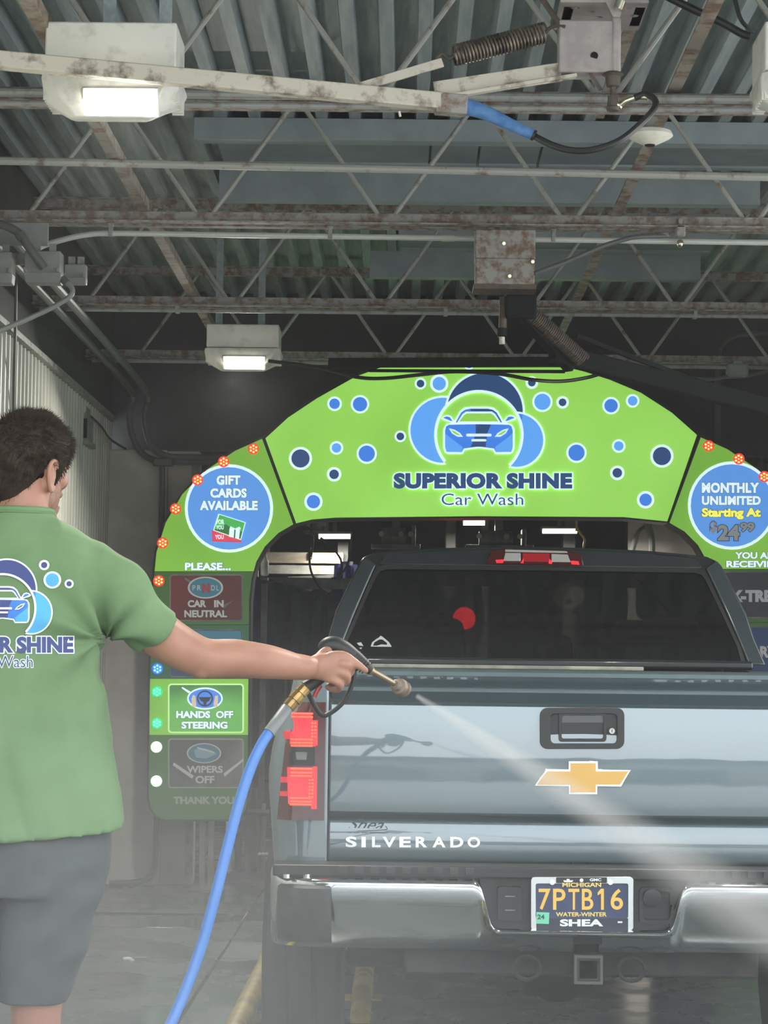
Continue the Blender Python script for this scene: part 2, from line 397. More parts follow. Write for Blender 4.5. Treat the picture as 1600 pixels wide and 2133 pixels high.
ob('bolt_hole', B().cyl(P(1238, 116, 6.848), P(1238, 116, 6.853), .012, 14), hole_m, bx)
e0 = P(1285, 36, 6.84); ob('box_edge', B().box((e0.x, 6.9, (c0.z+c1.z)/2+.003), (.028, .112, c0.z-c1.z+.012)), mauve, bx, bevel=.008)
pl = P(1270, 12, 6.85); pw = .30
pb = B().prism([(pl.x-.15, 6.85, pl.z+.01), (pl.x+.12, 6.85, pl.z+.01), (pl.x+.12, 7.15, pl.z+.01), (pl.x-.15, 7.15, pl.z+.01)], (0, 0, .012), [circ3 for circ3 in [[Vector((pl.x+px_+.014*math.cos(k*.524), 6.85+py_+.014*math.sin(k*.524), pl.z+.01)) for k in range(12)] for px_, py_ in ((-.1, .06), (-.05, .1), (.06, .06), (.09, .14), (-.1, .2), (.03, .2), (-.02, .16))]])
mp = ob('mount_plate', pb, mauve, t, smooth=0)
ob('plate_hanger', B().box((pl.x-.12, 7.0, (pl.z+ZD)/2), (.03, .2, ZD-pl.z-.02)), steel, t)
ob('plate_hanger', B().box((pl.x+.1, 7.0, (pl.z+ZD)/2), (.03, .2, ZD-pl.z-.02)), steel, t)
ob('swivel_neck', B().prism([P(1262, 4, 6.84), P(1300, 4, 6.84), P(1292, 36, 6.85), P(1278, 36, 6.85)], (0, .03, 0)), mauve, t)
ob('swivel_pin', B().cyl(P(1294, 2, 6.82), P(1287, 20, 6.82), .016, 14), chrome_f, t)
zt = P(1277, 152, 6.87)
ob('bearing_hub', B().lathe(zt, (0, 0, -1), [(0, .028), (.006, .034), (.012, .024), (.03, .022), (.042, .02), (.045, .009), (.07, .009), (.072, .016), (.105, .017), (.108, .022), (.118, .018)]), iron, t)
ob('hub_strut', B().bar(P(1228, 152, 6.87), P(1252, 188, 6.87), .012, .012), iron, t)
el = smooth_path([P(1283, 218, 6.87), P(1292, 219, 6.87), P(1305, 210, 6.86), P(1330, 202, 6.85), P(1350, 203, 6.84)])
ob('elbow_fitting', B().tube(el, [.012]*7+[.009]*(len(el)-7), 12), chrome_f, t)
hp = smooth_path([P(1322, 204, 6.85), P(1345, 197, 6.84), P(1364, 208, 6.82), P(1362, 228, 6.8), P(1328, 264, 6.78), P(1288, 294, 6.76), P(1235, 312, 6.76), P(1190, 313, 6.78), P(1150, 302, 6.8), P(1112, 283, 6.83)])
ob('supply_hose', B().tube(hp, .0105, 10), blackrub, t)
bl = smooth_path([P(966, 221, 6.85), P(1010, 234, 6.85), P(1060, 258, 6.84), P(1113, 282, 6.83)])
ob('blue_hose_sleeve', B().tube(bl, [.026-.0006*i for i in range(len(bl))], 14), blue_sleeve, t)
ob('sleeve_ring', B().lathe(P(1112, 282, 6.83), P(1116, 284, 6.83)-P(1100, 276, 6.83), [(-.004, .017), (.004, .017)], 14), blackrub, t)
tag(ob('cable_tie_tail', B().tube(smooth_path([P(832, 232, 6.8), P(833, 238, 6.8), P(834, 243, 6.8)]), .004, 6), white_enamel), 'short white tie tail dangling below the peeling boom', 'tie')

# ---- white disc
t = thing('disc_antenna', 'white lens shaped disc with black centre under the rusty strap', 'antenna', P(1354, 288, 7.8))
c = P(1354, 268, 7.8)
ob('disc_shell', B().lathe(c, (0, 0, -1), [(0, .01), (.002, .05), (.012, .074), (.026, .08), (.034, .07), (.056, .026), (.058, .014)], 32), mat('aged_white_plastic', (246, 243, 230), .5, c2=(232, 226, 210), scale=14), t)
ob('centre_plug', B().lathe(c+Vector((0, 0, -.054)), (0, 0, -1), [(0, .02), (.008, .016)], 16), hole_m, t)
ob('mount_bracket', B().box(c+Vector((.0, 0, .02)), (.05, .03, .04)), rusty, t)

# ---- pale conduit along the second joist
t = thing('conduit', 'pale grey conduit running under the rusty joist with a curved end', 'conduit', P(700, 488, 9.615))
cp = smooth_path([P(1720, 507, 9.615), P(1425, 503, 9.615), P(935, 496, 9.615), P(460, 489, 9.615), P(240, 486, 9.615), P(180, 489, 9.615), P(128, 500, 9.615), P(90, 512, 9.615), P(76, 523, 9.55), P(86, 538, 9.5), P(106, 558, 9.46)], 8)
ob('conduit_run', B().tube(cp, .0125, 10), grey_pvc, t)
for px, py in ((231, 480), (688, 486), (1153, 492)):
    ob('pipe_clip', B().box(P(px, py, 9.615), (.018, .034, .05)).box(P(px, py-12, 9.615), (.026, .03, .012)), steel, t, bevel=.003)
ob('conduit_coupling', B().cyl(P(920, 496, 9.615), P(946, 496, 9.615), .0155, 12), grey_pvc, t)
t = thing('flexible_conduit', 'grey flexible conduit slanting up from the rusty hanging box', 'conduit', P(1300, 500, 9.45))
ob('conduit_run', B().tube(smooth_path([P(1114, 570, 9.42), P(1180, 545, 9.42), P(1250, 515, 9.42), P(1300, 499, 9.42), P(1330, 493, 9.42), P(1395, 491, 9.44)]), .010, 10), dark_pipe, t)
ob('end_coupling', B().cyl(P(1336, 491, 9.44), P(1392, 490, 9.44), .0125, 10), rusty, t)
t = thing('pipe_clamp', 'weathered pipe clamp with a bright drain drop on the conduit', 'clamp', P(1417, 490, 9.45))
ob('clamp_body', B().box(P(1417, 482, 9.60), (.04, .06, .05)), rusty, t, bevel=.006)
ob('clamp_hook', B().box(P(1417, 468, 9.60), (.02, .03, .05)), rusty, t, bevel=.004)
ob('drain_drop', B().ball(P(1417, 507, 9.58), (.015, .015, .018), 12, 8), chrome_f, t)

# ---- junction boxes near the wall
def junction(x0, y0, x1, y1, D, lab, dep=.10):
    a = P(x0, y0, D); c = P(x1, y1, D); m = (a+c)/2
    t = thing('junction_box', lab, 'junction box', (m.x, D, m.z)); w = c.x-a.x; h = a.z-c.z
    ob('box_body', B().box((m.x, D+dep/2, m.z+h*.12), (w*.92, dep, h*.76)), jbox, t, bevel=.004)
    ob('box_cover', B().prism([(m.x-w*.5, D-.006, c.z+h*.3), (m.x+w*.5, D-.006, c.z+h*.3), (m.x+w*.44, D+.02, c.z), (m.x-w*.44, D+.02, c.z)], (0, dep*.8, 0)), jbox, t, bevel=.004)
    for sx in (-.42, .42):
        ob('cover_latch', B().box((m.x+sx*w, D-.012, c.z+h*.38), (.014, .016, .02)), jbox, t, bevel=.002)
    for sx in (-.2, .2): ob('mounting_tab', B().box((m.x+w*sx, D+dep*.6, m.z+h*.55), (.03, .004, .07)), steel, t)
    return t
junction(48, 522, 128, 588, 9.4, 'grey junction box where the pale curved conduit ends')
junction(-40, 524, 26, 588, 9.4, 'grey junction box half cut by the frame edge beside another', .1)
junction(132, 550, 180, 590, 9.75, 'dim small junction box behind the pale curved conduit end', .06)
t = thing('mounting_plate', 'flat grey plate hanging from the joist above the junction boxes', 'plate', P(50, 490, 9.55))
a = P(-30, 462, 9.57); c = P(100, 512, 9.57)
ob('plate_face', B().box(((a.x+c.x)/2, 9.58, (a.z+c.z)/2), (c.x-a.x, .012, a.z-c.z)), jbox, t, bevel=.003)
ob('plate_channel', B().box(P(40, 540, 9.56), (.30, .02, .05)), steel, t, bevel=.003)
t = thing('heavy_conduit', 'thick dark conduit bending down into the junction box', 'conduit', P(40, 490, 9.36))
ob('conduit_run', B().tube(smooth_path([P(-30, 462, 9.36), P(10, 470, 9.36), P(42, 488, 9.36), P(60, 515, 9.36), P(92, 558, 9.38)]), .018, 12), dark_pipe, t)
ob('coupling_nut', B().cyl(P(40, 486, 9.36), P(48, 498, 9.36), .022, 8), dark_pipe, t)
t = thing('drooping_conduit', 'grey flexible conduit curling below the junction box toward the ribbed wall', 'conduit', P(140, 610, 9.4))
ob('conduit_run', B().tube(smooth_path([P(135, 586, 9.42), P(147, 596, 9.41), P(151, 608, 9.4), P(140, 622, 9.39), P(100, 645, 9.37), P(40, 672, 9.34), P(-30, 700, 9.3)]), .011, 10), jbox, t)
ob('conduit_nut', B().cyl(P(130, 580, 9.43), P(140, 592, 9.42), .017, 8), dark_pipe, t)
for k, (xx, lab) in enumerate(((-1.80, 'long dark conduit running under the roof, the one nearer the ribbed wall'), (-1.70, 'long dark conduit running under the roof, the one further from the ribbed wall'))):
    zz = 3.24; d = -.05*k
    pts = [Vector((xx, 9.6, zz)), Vector((xx, 12, zz)), Vector((xx, 14.6, zz-.02)), Vector((xx+.0, 14.86, zz-.08)), Vector((xx-.02, 14.88, 3.05)), Vector((xx+.02, 14.88, 2.88)), Vector((xx+.12, 14.88, 2.78+.02*k)), Vector((xx+.3, 14.88, 2.76+.03*k)), Vector((-.9, 14.88, 2.76+.03*k))]
    tag(ob('roof_conduit', B().tube(smooth_path(pts), .022, 10), dark_pipe), lab, 'conduit')
t = thing('conduit_fitting', 'small dark fitting box on the conduit above the arch leg', 'junction box', P(340, 962, 14.84))
ob('fitting_body', B().box(P(340, 963, 14.84), (.13, .07, .05)), dark_pipe, t, bevel=.008)
ob('down_pipe', B().tube(smooth_path([P(338, 970, 14.86), P(338, 1030, 14.86), P(336, 1120, 14.86), P(334, 1400, 14.86), P(327, 1700, 14.86), P(322, 1800, 14.86), P(308, 1830, 14.86), P(280, 1838, 14.86), P(228, 1840, 14.86)]), .02, 10), dark_pipe, t)
tag(ob('wall_cable', B().tube(smooth_path([P(34, 560, 10.8), P(32, 690, 10.95), P(29, 800, 11.1), P(28, 900, 11.2)]), .008, 6), dark_pipe), 'thin cable hanging down over the ribbed white wall', 'cable')
# wall sensor
t = thing('wall_camera', 'boxy grey camera housing on a bracket on the ribbed wall', 'camera', P(165, 890, 13.9))
ob('camera_housing', B().box(P(166, 896, 13.9), (.13, .26, .2)), jbox, t, bevel=.01)
ob('camera_window', B().box(P(168, 892, 13.76), (.08, .01, .12)), hole_m, t, bevel=.004)
ob('camera_base', B().box(P(164, 926, 13.88), (.17, .3, .03)), jbox, t, bevel=.004)
ob('camera_bracket', B().bar(P(143, 850, 13.95), P(150, 920, 13.8), .03, .03).bar(P(120, 890, 13.95), P(150, 880, 13.9), .04, .04), steel, t)
ob('camera_hood', B().box(P(164, 858, 13.88), (.12, .2, .06)), jbox, t, bevel=.01)
tag(ob('sensor_cable', B().tube(smooth_path([P(190, 868, 13.9), P(212, 890, 14.3), P(230, 915, 14.7), P(262, 935, 14.88)]), .008, 6), blackrub), 'thin black cable drooping from the wall camera to the conduit', 'cable')

# ---- far boom under the rusty box
t = thing('rusty_hanger_box', 'rusty steel box bolted to the joist above the arch', 'box', P(1053, 530, 9.45))
a = P(990, 476, 9.42); c = P(1115, 590, 9.42); m = (a+c)/2
ob('box_shell', B().box((m.x, 9.49, m.z+.05), (c.x-a.x, .14, (a.z-c.z)*.55)), rusty, t, bevel=.006)
ob('box_lower', B().box((m.x, 9.49, c.z+.05), ((c.x-a.x)*.98, .15, .11)), rusty, t, bevel=.006)
for px, py in ((1050, 507), (1110, 545), (1062, 575)):
    ob('bolt_head', B().cyl(P(px, py, 9.41), P(px, py, 9.42), .008, 6), chrome_f, t)
ob('box_flange', B().box((m.x, 9.5, c.z-.015), (c.x-a.x+.01, .16, .02)), iron, t)
t = thing('dark_boom', 'matt black spring boom hanging below the rusty box beside the arch', 'boom', P(1060, 640, 9.6))
ob('boom_post', B().cyl(P(1049, 618, 9.615), P(1047, 690, 9.615), .017, 12), iron, t)
ob('post_collar', B().cyl(P(1047, 684, 9.615), P(1046, 700, 9.615), .022, 12), black_paint, t)
ob('post_tip', B().cyl(P(1046, 702, 9.615), P(1046, 717, 9.615), .012, 12), white_enamel, t)
ob('pivot_block', B().box(P(1085, 640, 9.6), (.13, .08, .10)), black_paint, t, bevel=.01)
ob('boom_strut', B().bar(P(1075, 640, 9.6), P(1190, 765, 9.8), .05, .05), black_paint, t)
ob('boom_arm', B().bar(P(1150, 735, 9.75), P(1680, 868, 10.4), .07, .08), black_paint, t, bevel=.01)
ob('boom_tie', B().bar(P(1200, 700, 9.75), P(1560, 835, 10.3), .02, .02), black_paint, t)
sp = B(); A = P(1100, 648, 9.62); Z = P(1215, 750, 9.75); ax = Z-A; u, w = frame_of(ax); pts = []
for k in range(34*10+1):
    q = k/10*2*math.pi; pts.append(A+ax*(k/340)+(u*math.cos(q)+w*math.sin(q))*.032)
ob('coil_spring', sp.tube(pts, .0045, 6), iron, t)
ob('far_arm', B().bar(P(690, 756, 10.8), P(1170, 754, 9.9), .042, .042), black_paint, t)
ob('far_arm_rail', B().bar(P(770, 772, 10.7), P(1175, 774, 9.9), .014, .014), black_paint, t)
tag(ob('black_cable', B().tube(smooth_path([P(560, 752, 11.2), P(660, 765, 11.1), P(740, 785, 11.0), P(800, 788, 11.0), P(880, 780, 11.0), P(950, 774, 11.0), P(1040, 779, 11.0), P(1110, 791, 10.9), P(1170, 794, 10.7), P(1225, 786, 10.5), P(1260, 775, 10.4)]), .009, 8), blackrub), 'slack black cable drooping across the top of the green arch', 'cable')
# top corner hoses
tag(ob('black_air_hose', B().tube(smooth_path([P(1330, -40, 7.25), P(1420, 8, 7.25), P(1500, 45, 7.25), P(1545, 70, 7.25), P(1562, 75, 7.25)]), .013, 10), blackrub), 'thick black hose crossing the roof ribs above the white disc', 'hose')
tag(ob('curled_black_hose', B().tube(smooth_path([P(1525, -40, 7.0), P(1534, 10, 7.0), P(1546, 45, 7.0), P(1570, 66, 7.1)]), .007, 8), blackrub), 'thin dark hose curling down to the thick black hose end', 'hose')
# pipes on the dark wall over the tunnel mouth
t = thing('wall_pipe', 'dark pipe bending down the wall beyond the arch', 'pipe', P(1500, 760, 15.1))
ob('pipe_run', B().tube(smooth_path([P(1680, 688, 15.1), P(1560, 696, 15.1), P(1525, 703, 15.1), P(1502, 725, 15.1), P(1497, 760, 15.1), P(1495, 850, 15.1), P(1495, 960, 15.1)]), .022, 10), dark_pipe, t)
t = thing('cable_box', 'grey cable box on the far chord beside the black boom', 'junction box', P(1536, 770, 13.7))
ob('box_body', B().box(P(1536, 772, 13.75), (.13, .1, .08)), jbox, t, bevel=.015)
ob('box_lid', B().box(P(1536, 757, 13.75), (.06, .08, .03)), jbox, t, bevel=.005)
tag(ob('joist_cable', B().tube(smooth_path([P(1185, 762, 13.75), P(1320, 770, 13.75), P(1400, 782, 13.75), P(1470, 790, 13.75), P(1515, 785, 13.75), P(1560, 782, 13.75), P(1640, 764, 13.75)]), .012, 6), dark_pipe), 'dark cable sagging from the far joist beside the cable box', 'cable')
tag(ob('cross_pipe', B().cyl(P(-90, 333, 8.6), P(1700, 371, 8.6), .016, 10), rod), 'thin rusty pipe crossing the bay between two joists', 'pipe')
# ================================================================== green sign arch at the tunnel mouth
DA = 14.55
def glow(name, c, e=1.0, **k): return mat(name, c, .4, emit=e, **k)
green_lit = glow('lit_green_print', (140, 204, 76), .78, c2=(156, 224, 94), scale=1.1, lo=.35, hi=.7, detail=1)
green_leg = glow('lit_green_leg_print', (112, 172, 54), .74, c2=(124, 184, 60), scale=1.5, lo=.35, hi=.7, detail=1)
green_dim = mat('faint_glow_green_print', (66, 108, 52), .45, emit=.3)  # sections without backlight, given a faint glow of their own
green_dark = mat('faint_glow_blue_green_print', (44, 96, 62), .45, emit=.35)
p_white = glow('lit_white_print', (216, 238, 246), .9)
p_light = glow('lit_light_blue_print', (88, 158, 236), .9)
p_mid = glow('lit_mid_blue_print', (58, 122, 216), .9)
p_dark = glow('lit_navy_print', (36, 70, 118), .8)
p_circle = glow('lit_disc_blue_print', (84, 146, 222), .85)
p_yellow = glow('lit_yellow_print', (242, 238, 100), .9)
p_grey = mat('grey_print', (150, 154, 156), .5, emit=.5)
p_outline = mat('print_outline', (44, 60, 78), .5)
dim_white = mat('faint_glow_white_print', (176, 176, 172), .5, emit=.35)  # plaque inks without backlight also glow faintly
dim_red = mat('faint_glow_red_print', (104, 44, 44), .45, emit=.35, c2=(80, 36, 38), scale=2)
dim_blue = mat('faint_glow_blue_print', (58, 116, 138), .45, emit=.35)
dim_navy = mat('faint_glow_navy_print', (40, 62, 100), .45, emit=.4)
dim_grey = mat('faint_glow_grey_print', (112, 112, 110), .45, emit=.35, c2=(78, 80, 80), scale=3)
lit_box = glow('lit_box_green_print', (92, 170, 74), .75, c2=(62, 120, 54), scale=2.2, detail=1)
dark_box = mat('faint_glow_charcoal_print', (58, 60, 64), .45, emit=.25)
cabinet = mat('black_sign_cabinet', (26, 28, 28), .5)

def A(e):                                   # mapper: pixel -> sign face, e metres proud of it
    return lambda px, py: P(px, py, DA-e)
inL = [(516, 1650), (517, 1450), (519, 1250), (524, 1205), (534, 1170), (552, 1138), (580, 1110), (611, 1092)]
outL = [(546, 914), (490, 939), (430, 979), (380, 1029), (345, 1089), (326, 1150), (316, 1250), (312, 1450), (310, 1660), (314, 1682), (324, 1698), (342, 1707), (486, 1707), (502, 1700), (512, 1684)]
legL = inL+outL
midc = [(553, 913), (600, 870), (660, 830), (740, 785), (800, 763), (860, 750), (930, 742), (1000, 740), (1075, 742), (1140, 752), (1205, 770), (1270, 791), (1335, 818), (1400, 860), (1452, 906), (1390, 1086), (1300, 1077), (1000, 1075), (800, 1077), (700, 1078), (650, 1082), (617, 1090)]
legR = [(2006-x, y-3) for x, y in legL]
t = thing('car_wash_arch', 'green backlit sign arch with bubbles and car emblem over the tunnel mouth', 'sign arch', P(1003, 1700, DA+.15))
ARCH = t
def panel(name, poly, m, e=0, dep=.02, label=None):
    return ob(name, B().prism([A(e)(*p) for p in poly], (0, dep, 0)), m, t, smooth=30, label=label)
def grow(poly, k):
    out = []; n = len(poly); area = sum(poly[i][0]*poly[(i+1) % n][1]-poly[(i+1) % n][0]*poly[i][1] for i in range(n)); sg = 1 if area > 0 else -1
    for i in range(n):
        a = Vector(poly[i-1]); b_ = Vector(poly[i]); c = Vector(poly[(i+1) % n])
        d1 = (b_-a).normalized(); d2 = (c-b_).normalized(); nn = Vector((d1.y+d2.y, -d1.x-d2.x))
        nn = nn.normalized() if nn.length > 1e-6 else nn
        out.append((b_.x+nn.x*k*sg, b_.y+nn.y*k*sg))
    return out
for poly in (legL, midc, legR):
    ob('sign_cabinet', B().prism([A(-.005)(*p) for p in grow(poly, 4)], (0, .22, 0)), cabinet, t, smooth=30)
def clip(poly, y0, y1):                      # horizontal band of an outline
    def half(pl, yy, keep):
        out = []
        for i in range(len(pl)):
            p, q = pl[i], pl[(i+1) % len(pl)]; a = keep(p[1]); c = keep(q[1])
            if a: out.append(p)
            if a != c:
                k = (yy-p[1])/(q[1]-p[1]); out.append((p[0]+k*(q[0]-p[0]), yy))
        return out
    return half(half(poly, y0, lambda y: y >= y0), y1, lambda y: y <= y1)
fm = panel('sign_face', midc, green_lit)
fl_ = panel('sign_face', clip(legL, 0, 1190), green_leg)
panel('sign_band', clip(legL, 1191, 1301), green_dim, label='dim green band behind the red box')
panel('sign_band', clip(legL, 1302, 1413), green_dark, label='dim blue-green band')
panel('sign_band', clip(legL, 1414, 1531), green_leg, label='lit green band')
panel('sign_band', clip(legL, 1532, 1800), green_dim, label='faintly glowing green foot')
fr_ = panel('sign_face', clip(legR, 0, 1185), green_leg)
panel('sign_band', clip(legR, 1186, 1296), green_dim)
panel('sign_band', clip(legR, 1297, 1800), green_dim)

def flat(name, poly, m, e, parent, mp=None):
    mp = mp or A(e); return ob(name, B().prism([mp(*p) for p in poly], (0, 0, 0)), m, parent, smooth=0, fix=False)
bub = [(876, 799, 12, 8, 'D'), (915, 799, 19, 14, 'L'), (697, 841, 15, 11, 'M'), (750, 842, 19, 15, 'M'), (701, 933, 14, 10, 'L'), (764, 945, 21, 17, 'M'), (626, 955, 24, 19, 'D'), (834, 909, 12, 8, 'D'), (696, 988, 15, 10, 'D'), (653, 1045, 19, 14, 'M'), (1108, 797, 13, 8, 'D'), (1130, 837, 21, 17, 'L'), (1172, 838, 13, 8, 'D'), (1273, 845, 18, 14, 'M'), (1318, 835, 14, 10, 'L'), (1201, 943, 21, 17, 'M'), (1289, 929, 14, 10, 'L'), (1379, 950, 24, 19, 'D'), (1286, 985, 15, 10, 'D'), (1345, 1041, 18, 13, 'M'), (977, 759, 11, 8, 'M')]
for x, y, r, q, c in bub:
    flat('bubble_ring', circ(x, y, r), p_white, .002, fm)
    flat('bubble', circ(x, y, q), {'D': p_dark, 'L': p_light, 'M': p_mid}[c], .004, fm)

# emblem in its own drawing units (u right, v down); used on the arch and on the shirt
def arc(cx, cy, r, a0, a1, n=24):
    return [(cx+r*math.cos(math.radians(a0+(a1-a0)*k/n)), cy+r*math.sin(math.radians(a0+(a1-a0)*k/n))) for k in range(n+1)]
def cut(poly, cx, cy, r):                    # push points inside a circle out to its rim
    out = []
    for x, y in poly:
        d = math.hypot(x-cx, y-cy)
        if d < r: x, y = cx+(x-cx)*r/max(d, 1e-6), cy+(y-cy)*r/max(d, 1e-6)
        out.append((x, y))
    return out
def mir(pl): return [(1514-x, y) for x, y in pl][::-1]
C0 = (757, 610)
def crescents():
    out = []
    lo = arc(497, 578, 250, 86, 300, 30)
    ri = arc(C0[0], C0[1], 322, 212, 141, 16)
    out.append(('W', arc(497, 578, 250, 85, 289, 32)+arc(C0[0], C0[1], 322, 236, 138, 18)))
    out.append(('L', arc(497, 578, 236, 88, 286, 32)+arc(C0[0], C0[1], 324, 233, 141, 18)))
    out.append(('W', arc(800, 440, 290, 188, 380.6, 32)+arc(C0[0], C0[1], 322, -12.3, -139.3, 24)))
    out.append(('D', arc(800, 440, 275, 193.3, 375, 32)+arc(C0[0], C0[1], 324, -17.8, -133.9, 24)))
    out.append(('W', arc(1030, 650, 207, -89, 106, 28)+arc(C0[0], C0[1], 322, 48, -31, 18)))
    out.append(('L', arc(1030, 650, 193, -86, 103, 28)+arc(C0[0], C0[1], 324, 44.8, -28, 18)))
    out.append(('M', arc(1030, 650, 193, -86, -71, 8)+arc(800, 440, 275, 5, 15, 6)+arc(C0[0], C0[1], 324, -18, -28, 6)))
    out.append(('W', arc(C0[0], C0[1], 324, 142, 405, 44)+arc(C0[0], C0[1], 304, 405, 142, 44)))
    return out
def car():
    body = [(498, 570), (520, 533), (572, 524), (618, 440), (650, 414), (690, 407), (824, 407)]
    half = [(757, 407), (690, 407), (650, 414), (618, 440), (572, 524), (520, 533), (498, 570), (498, 705), (510, 740), (530, 750), (640, 750), (655, 722), (757, 708)]
    full = half+mir(half)[1:-1]
    hb = [(757, 534), (540, 538), (520, 550), (512, 580), (512, 700), (522, 735), (634, 737), (648, 710), (757, 696)]
    fb = hb+mir(hb)[1:-1]
    out = [('W', full), ('M', fb)]
    out.append(('L', [(512, 600), (560, 640), (640, 700), (634, 737), (522, 735), (512, 700)]))
    out.append(('L', mir([(512, 600), (560, 640), (640, 700), (634, 737), (522, 735), (512, 700)])))
    out.append(('D', [(733, 536), (845, 536), (818, 600), (806, 698), (697, 698), (722, 640), (735, 590)]))
    rb = [(757, 422), (692, 422), (655, 430), (628, 450), (588, 522), (926, 522), (886, 450), (858, 430), (822, 422)]
    out.append(('M', rb)); out.append(('D', [(757, 422), (692, 422), (700, 440), (858, 440), (886, 462), (905, 500), (926, 522), (886, 450), (858, 430), (822, 422)]))
    out.append(('W', [(598, 524), (640, 460), (664, 443), (850, 443), (874, 460), (916, 524)]))
    out.append(('G', [(614, 514), (650, 468), (670, 456), (844, 456), (864, 468), (900, 514)]))
    for f in (lambda q: q, mir):
        out.append(('W', f([(482, 492), (500, 474), (530, 466), (556, 476), (584, 516), (566, 530), (540, 516), (500, 506)])))
        out.append(('M', f([(498, 488), (520, 478), (546, 482), (566, 512), (546, 508), (518, 496)])))
        out.append(('W', f([(540, 564), (580, 574), (620, 598), (642, 626), (600, 624), (562, 600)])))
        out.append(('G', f([(554, 576), (584, 586), (612, 604), (624, 616), (598, 612), (572, 598)])))
    out.append(('W', rrect(665, 603, 849, 623, 9))); out.append(('W', rrect(703, 642, 811, 659, 7)))
    return out
def emblem(parent, mp, pal, prefix=''):
    roles = {}
    for i, (c, pl) in enumerate(crescents()): flat('crescent', pl, pal[c], 0, parent, mp(.0015+.0006*i))
    for i, (c, pl) in enumerate(car()): flat('car_emblem', pl, pal[c], 0, parent, mp(.002+.0006*i))
def zpx(zx, zy): return (780+zx/3.478, 730+zy/3.478)
emblem(fm, lambda e: (lambda u, v: A(.004+e)(*zpx(u, v))), {'W': p_white, 'L': p_light, 'M': p_mid, 'D': p_dark, 'G': green_lit})
def sign_text(name, s, box, m, e, parent, bold=.03, out=None, og=.03, space=1, shear=0):
    if out: ob(name+'_outline', put_text(B(), s, box, A(e-.002), bold, og, shear, space), out, parent, smooth=0, fix=False)
    ob(name, put_text(B(), s, box, A(e), bold, 0, shear, space), m, parent, smooth=0, fix=False)
SS = (820, 985, 1192, 1018)
sign_text('lettering', 'SUPERIOR SHINE', SS, p_dark, .012, fm, .066, p_white, .055, 1.06)
sign_text('lettering', 'Car Wash', (920, 1028, 1090, 1052), p_dark, .012, fm, -.004, p_white, .07)

# gift card disc
flat('disc_ring', circ(477, 1059, 92, 40), p_white, .003, fl_); flat('disc', circ(477, 1059, 86, 40), p_circle, .005, fl_)
for s, bx in (('GIFT', (451, 990, 501, 1010)), ('CARDS', (438, 1017, 514, 1037)), ('AVAILABLE', (416, 1043, 537, 1063))):
    sign_text('lettering', s, bx, p_white, .009, fl_, .055, p_outline, .025, 1.06)
g2 = glow('gift_card_green', (70, 176, 84), .8); g3 = glow('gift_card_dark_green', (42, 120, 58), .7); r2 = glow('gift_card_red', (214, 64, 88), .8)
flat('gift_card', [(441, 1104), (499, 1108), (503, 1130), (442, 1128)], r2, .008, fl_)
flat('gift_card', [(455, 1070), (512, 1088), (502, 1125), (444, 1105)], p_white, .010, fl_)
flat('gift_card', [(457, 1072), (510, 1089), (501, 1123), (446, 1104)], g2, .012, fl_)
flat('gift_card', [(446, 1104), (470, 1092), (482, 1099), (505, 1108), (501, 1123)], g3, .013, fl_)
flat('gift_box', [(478, 1102), (500, 1104), (498, 1122), (477, 1118)], p_white, .014, fl_)
flat('gift_bow', [(480, 1096), (490, 1101), (499, 1097), (502, 1102), (490, 1106), (478, 1102)], p_white, .015, fl_)
flat('gift_ribbon', [(488, 1103), (491, 1103), (490, 1121), (487, 1120)], g3, .016, fl_)
sign_text('lettering', 'FOR', (451, 1082, 467, 1092), p_white, .014, fl_, .04)
sign_text('lettering', 'YOU', (450, 1094, 466, 1103), p_white, .015, fl_, .04)
sign_text('lettering', 'YOU', (448, 1114, 466, 1123), p_white, .015, fl_, .03)
sign_text('lettering', 'PLEASE...', (385, 1172, 481, 1188), p_white, .009, fl_, .05, p_outline, .025, 1.06)

def plaque(name, x0, y0, x1, y1, face, rim, lab, r=7):
    t2 = panel(name, rrect(x0, y0, x1, y1, r), rim, .004, .003, label=lab)
    flat('plaque_face', rrect(x0+3, y0+3, x1-3, y1-3, r-2), face, .008, t2)
    return t2
b1 = plaque('plaque', 353, 1196, 506, 1294, dim_red, dim_grey, 'dark red plaque about neutral')
flat('plaque_ray', [(386, 1203), (400, 1212), (398, 1216), (384, 1206)], dim_grey, .009, b1); flat('plaque_ray', [(462, 1262), (488, 1249), (466, 1268)], dim_grey, .009, b1)
flat('gear_oval', circ(428, 1224, 37, 30, 23), dim_white, .010, b1); flat('gear_oval', circ(428, 1224, 33, 30, 20), dim_blue, .012, b1)
for s, bx, m in (('P', (401, 1219, 407, 1230), dim_white), ('R', (411, 1219, 419, 1230), dim_white), ('D', (440, 1219, 448, 1230), dim_white), ('L', (451, 1219, 456, 1230), dim_white)):
    sign_text('lettering', s, bx, m, .014, b1, .01)
sign_text('lettering', 'N', (421, 1215, 437, 1235), mat('dim_red_letter', (150, 52, 56), .5, emit=.35), .015, b1, .07)
sign_text('lettering', 'CAR', (391, 1250, 430, 1265), dim_white, .012, b1, .05, p_outline, .03); sign_text('lettering', 'IN', (446, 1250, 466, 1265), dim_white, .012, b1, .05, p_outline, .03)
sign_text('lettering', 'NEUTRAL', (384, 1271, 473, 1286), dim_white, .012, b1, .04, p_outline, .03)
b2 = plaque('plaque', 353, 1310, 506, 1411, dim_navy, dim_grey, 'dim blue plaque behind the arm')
flat('plaque_top', rrect(357, 1314, 502, 1340, 5), dim_blue, .009, b2)
sign_text('lettering', 'FOOT OFF', (380, 1362, 478, 1377), dim_white, .011, b2, .04)
sign_text('lettering', 'BRAKE', (396, 1385, 462, 1400), dim_white, .011, b2, .04)
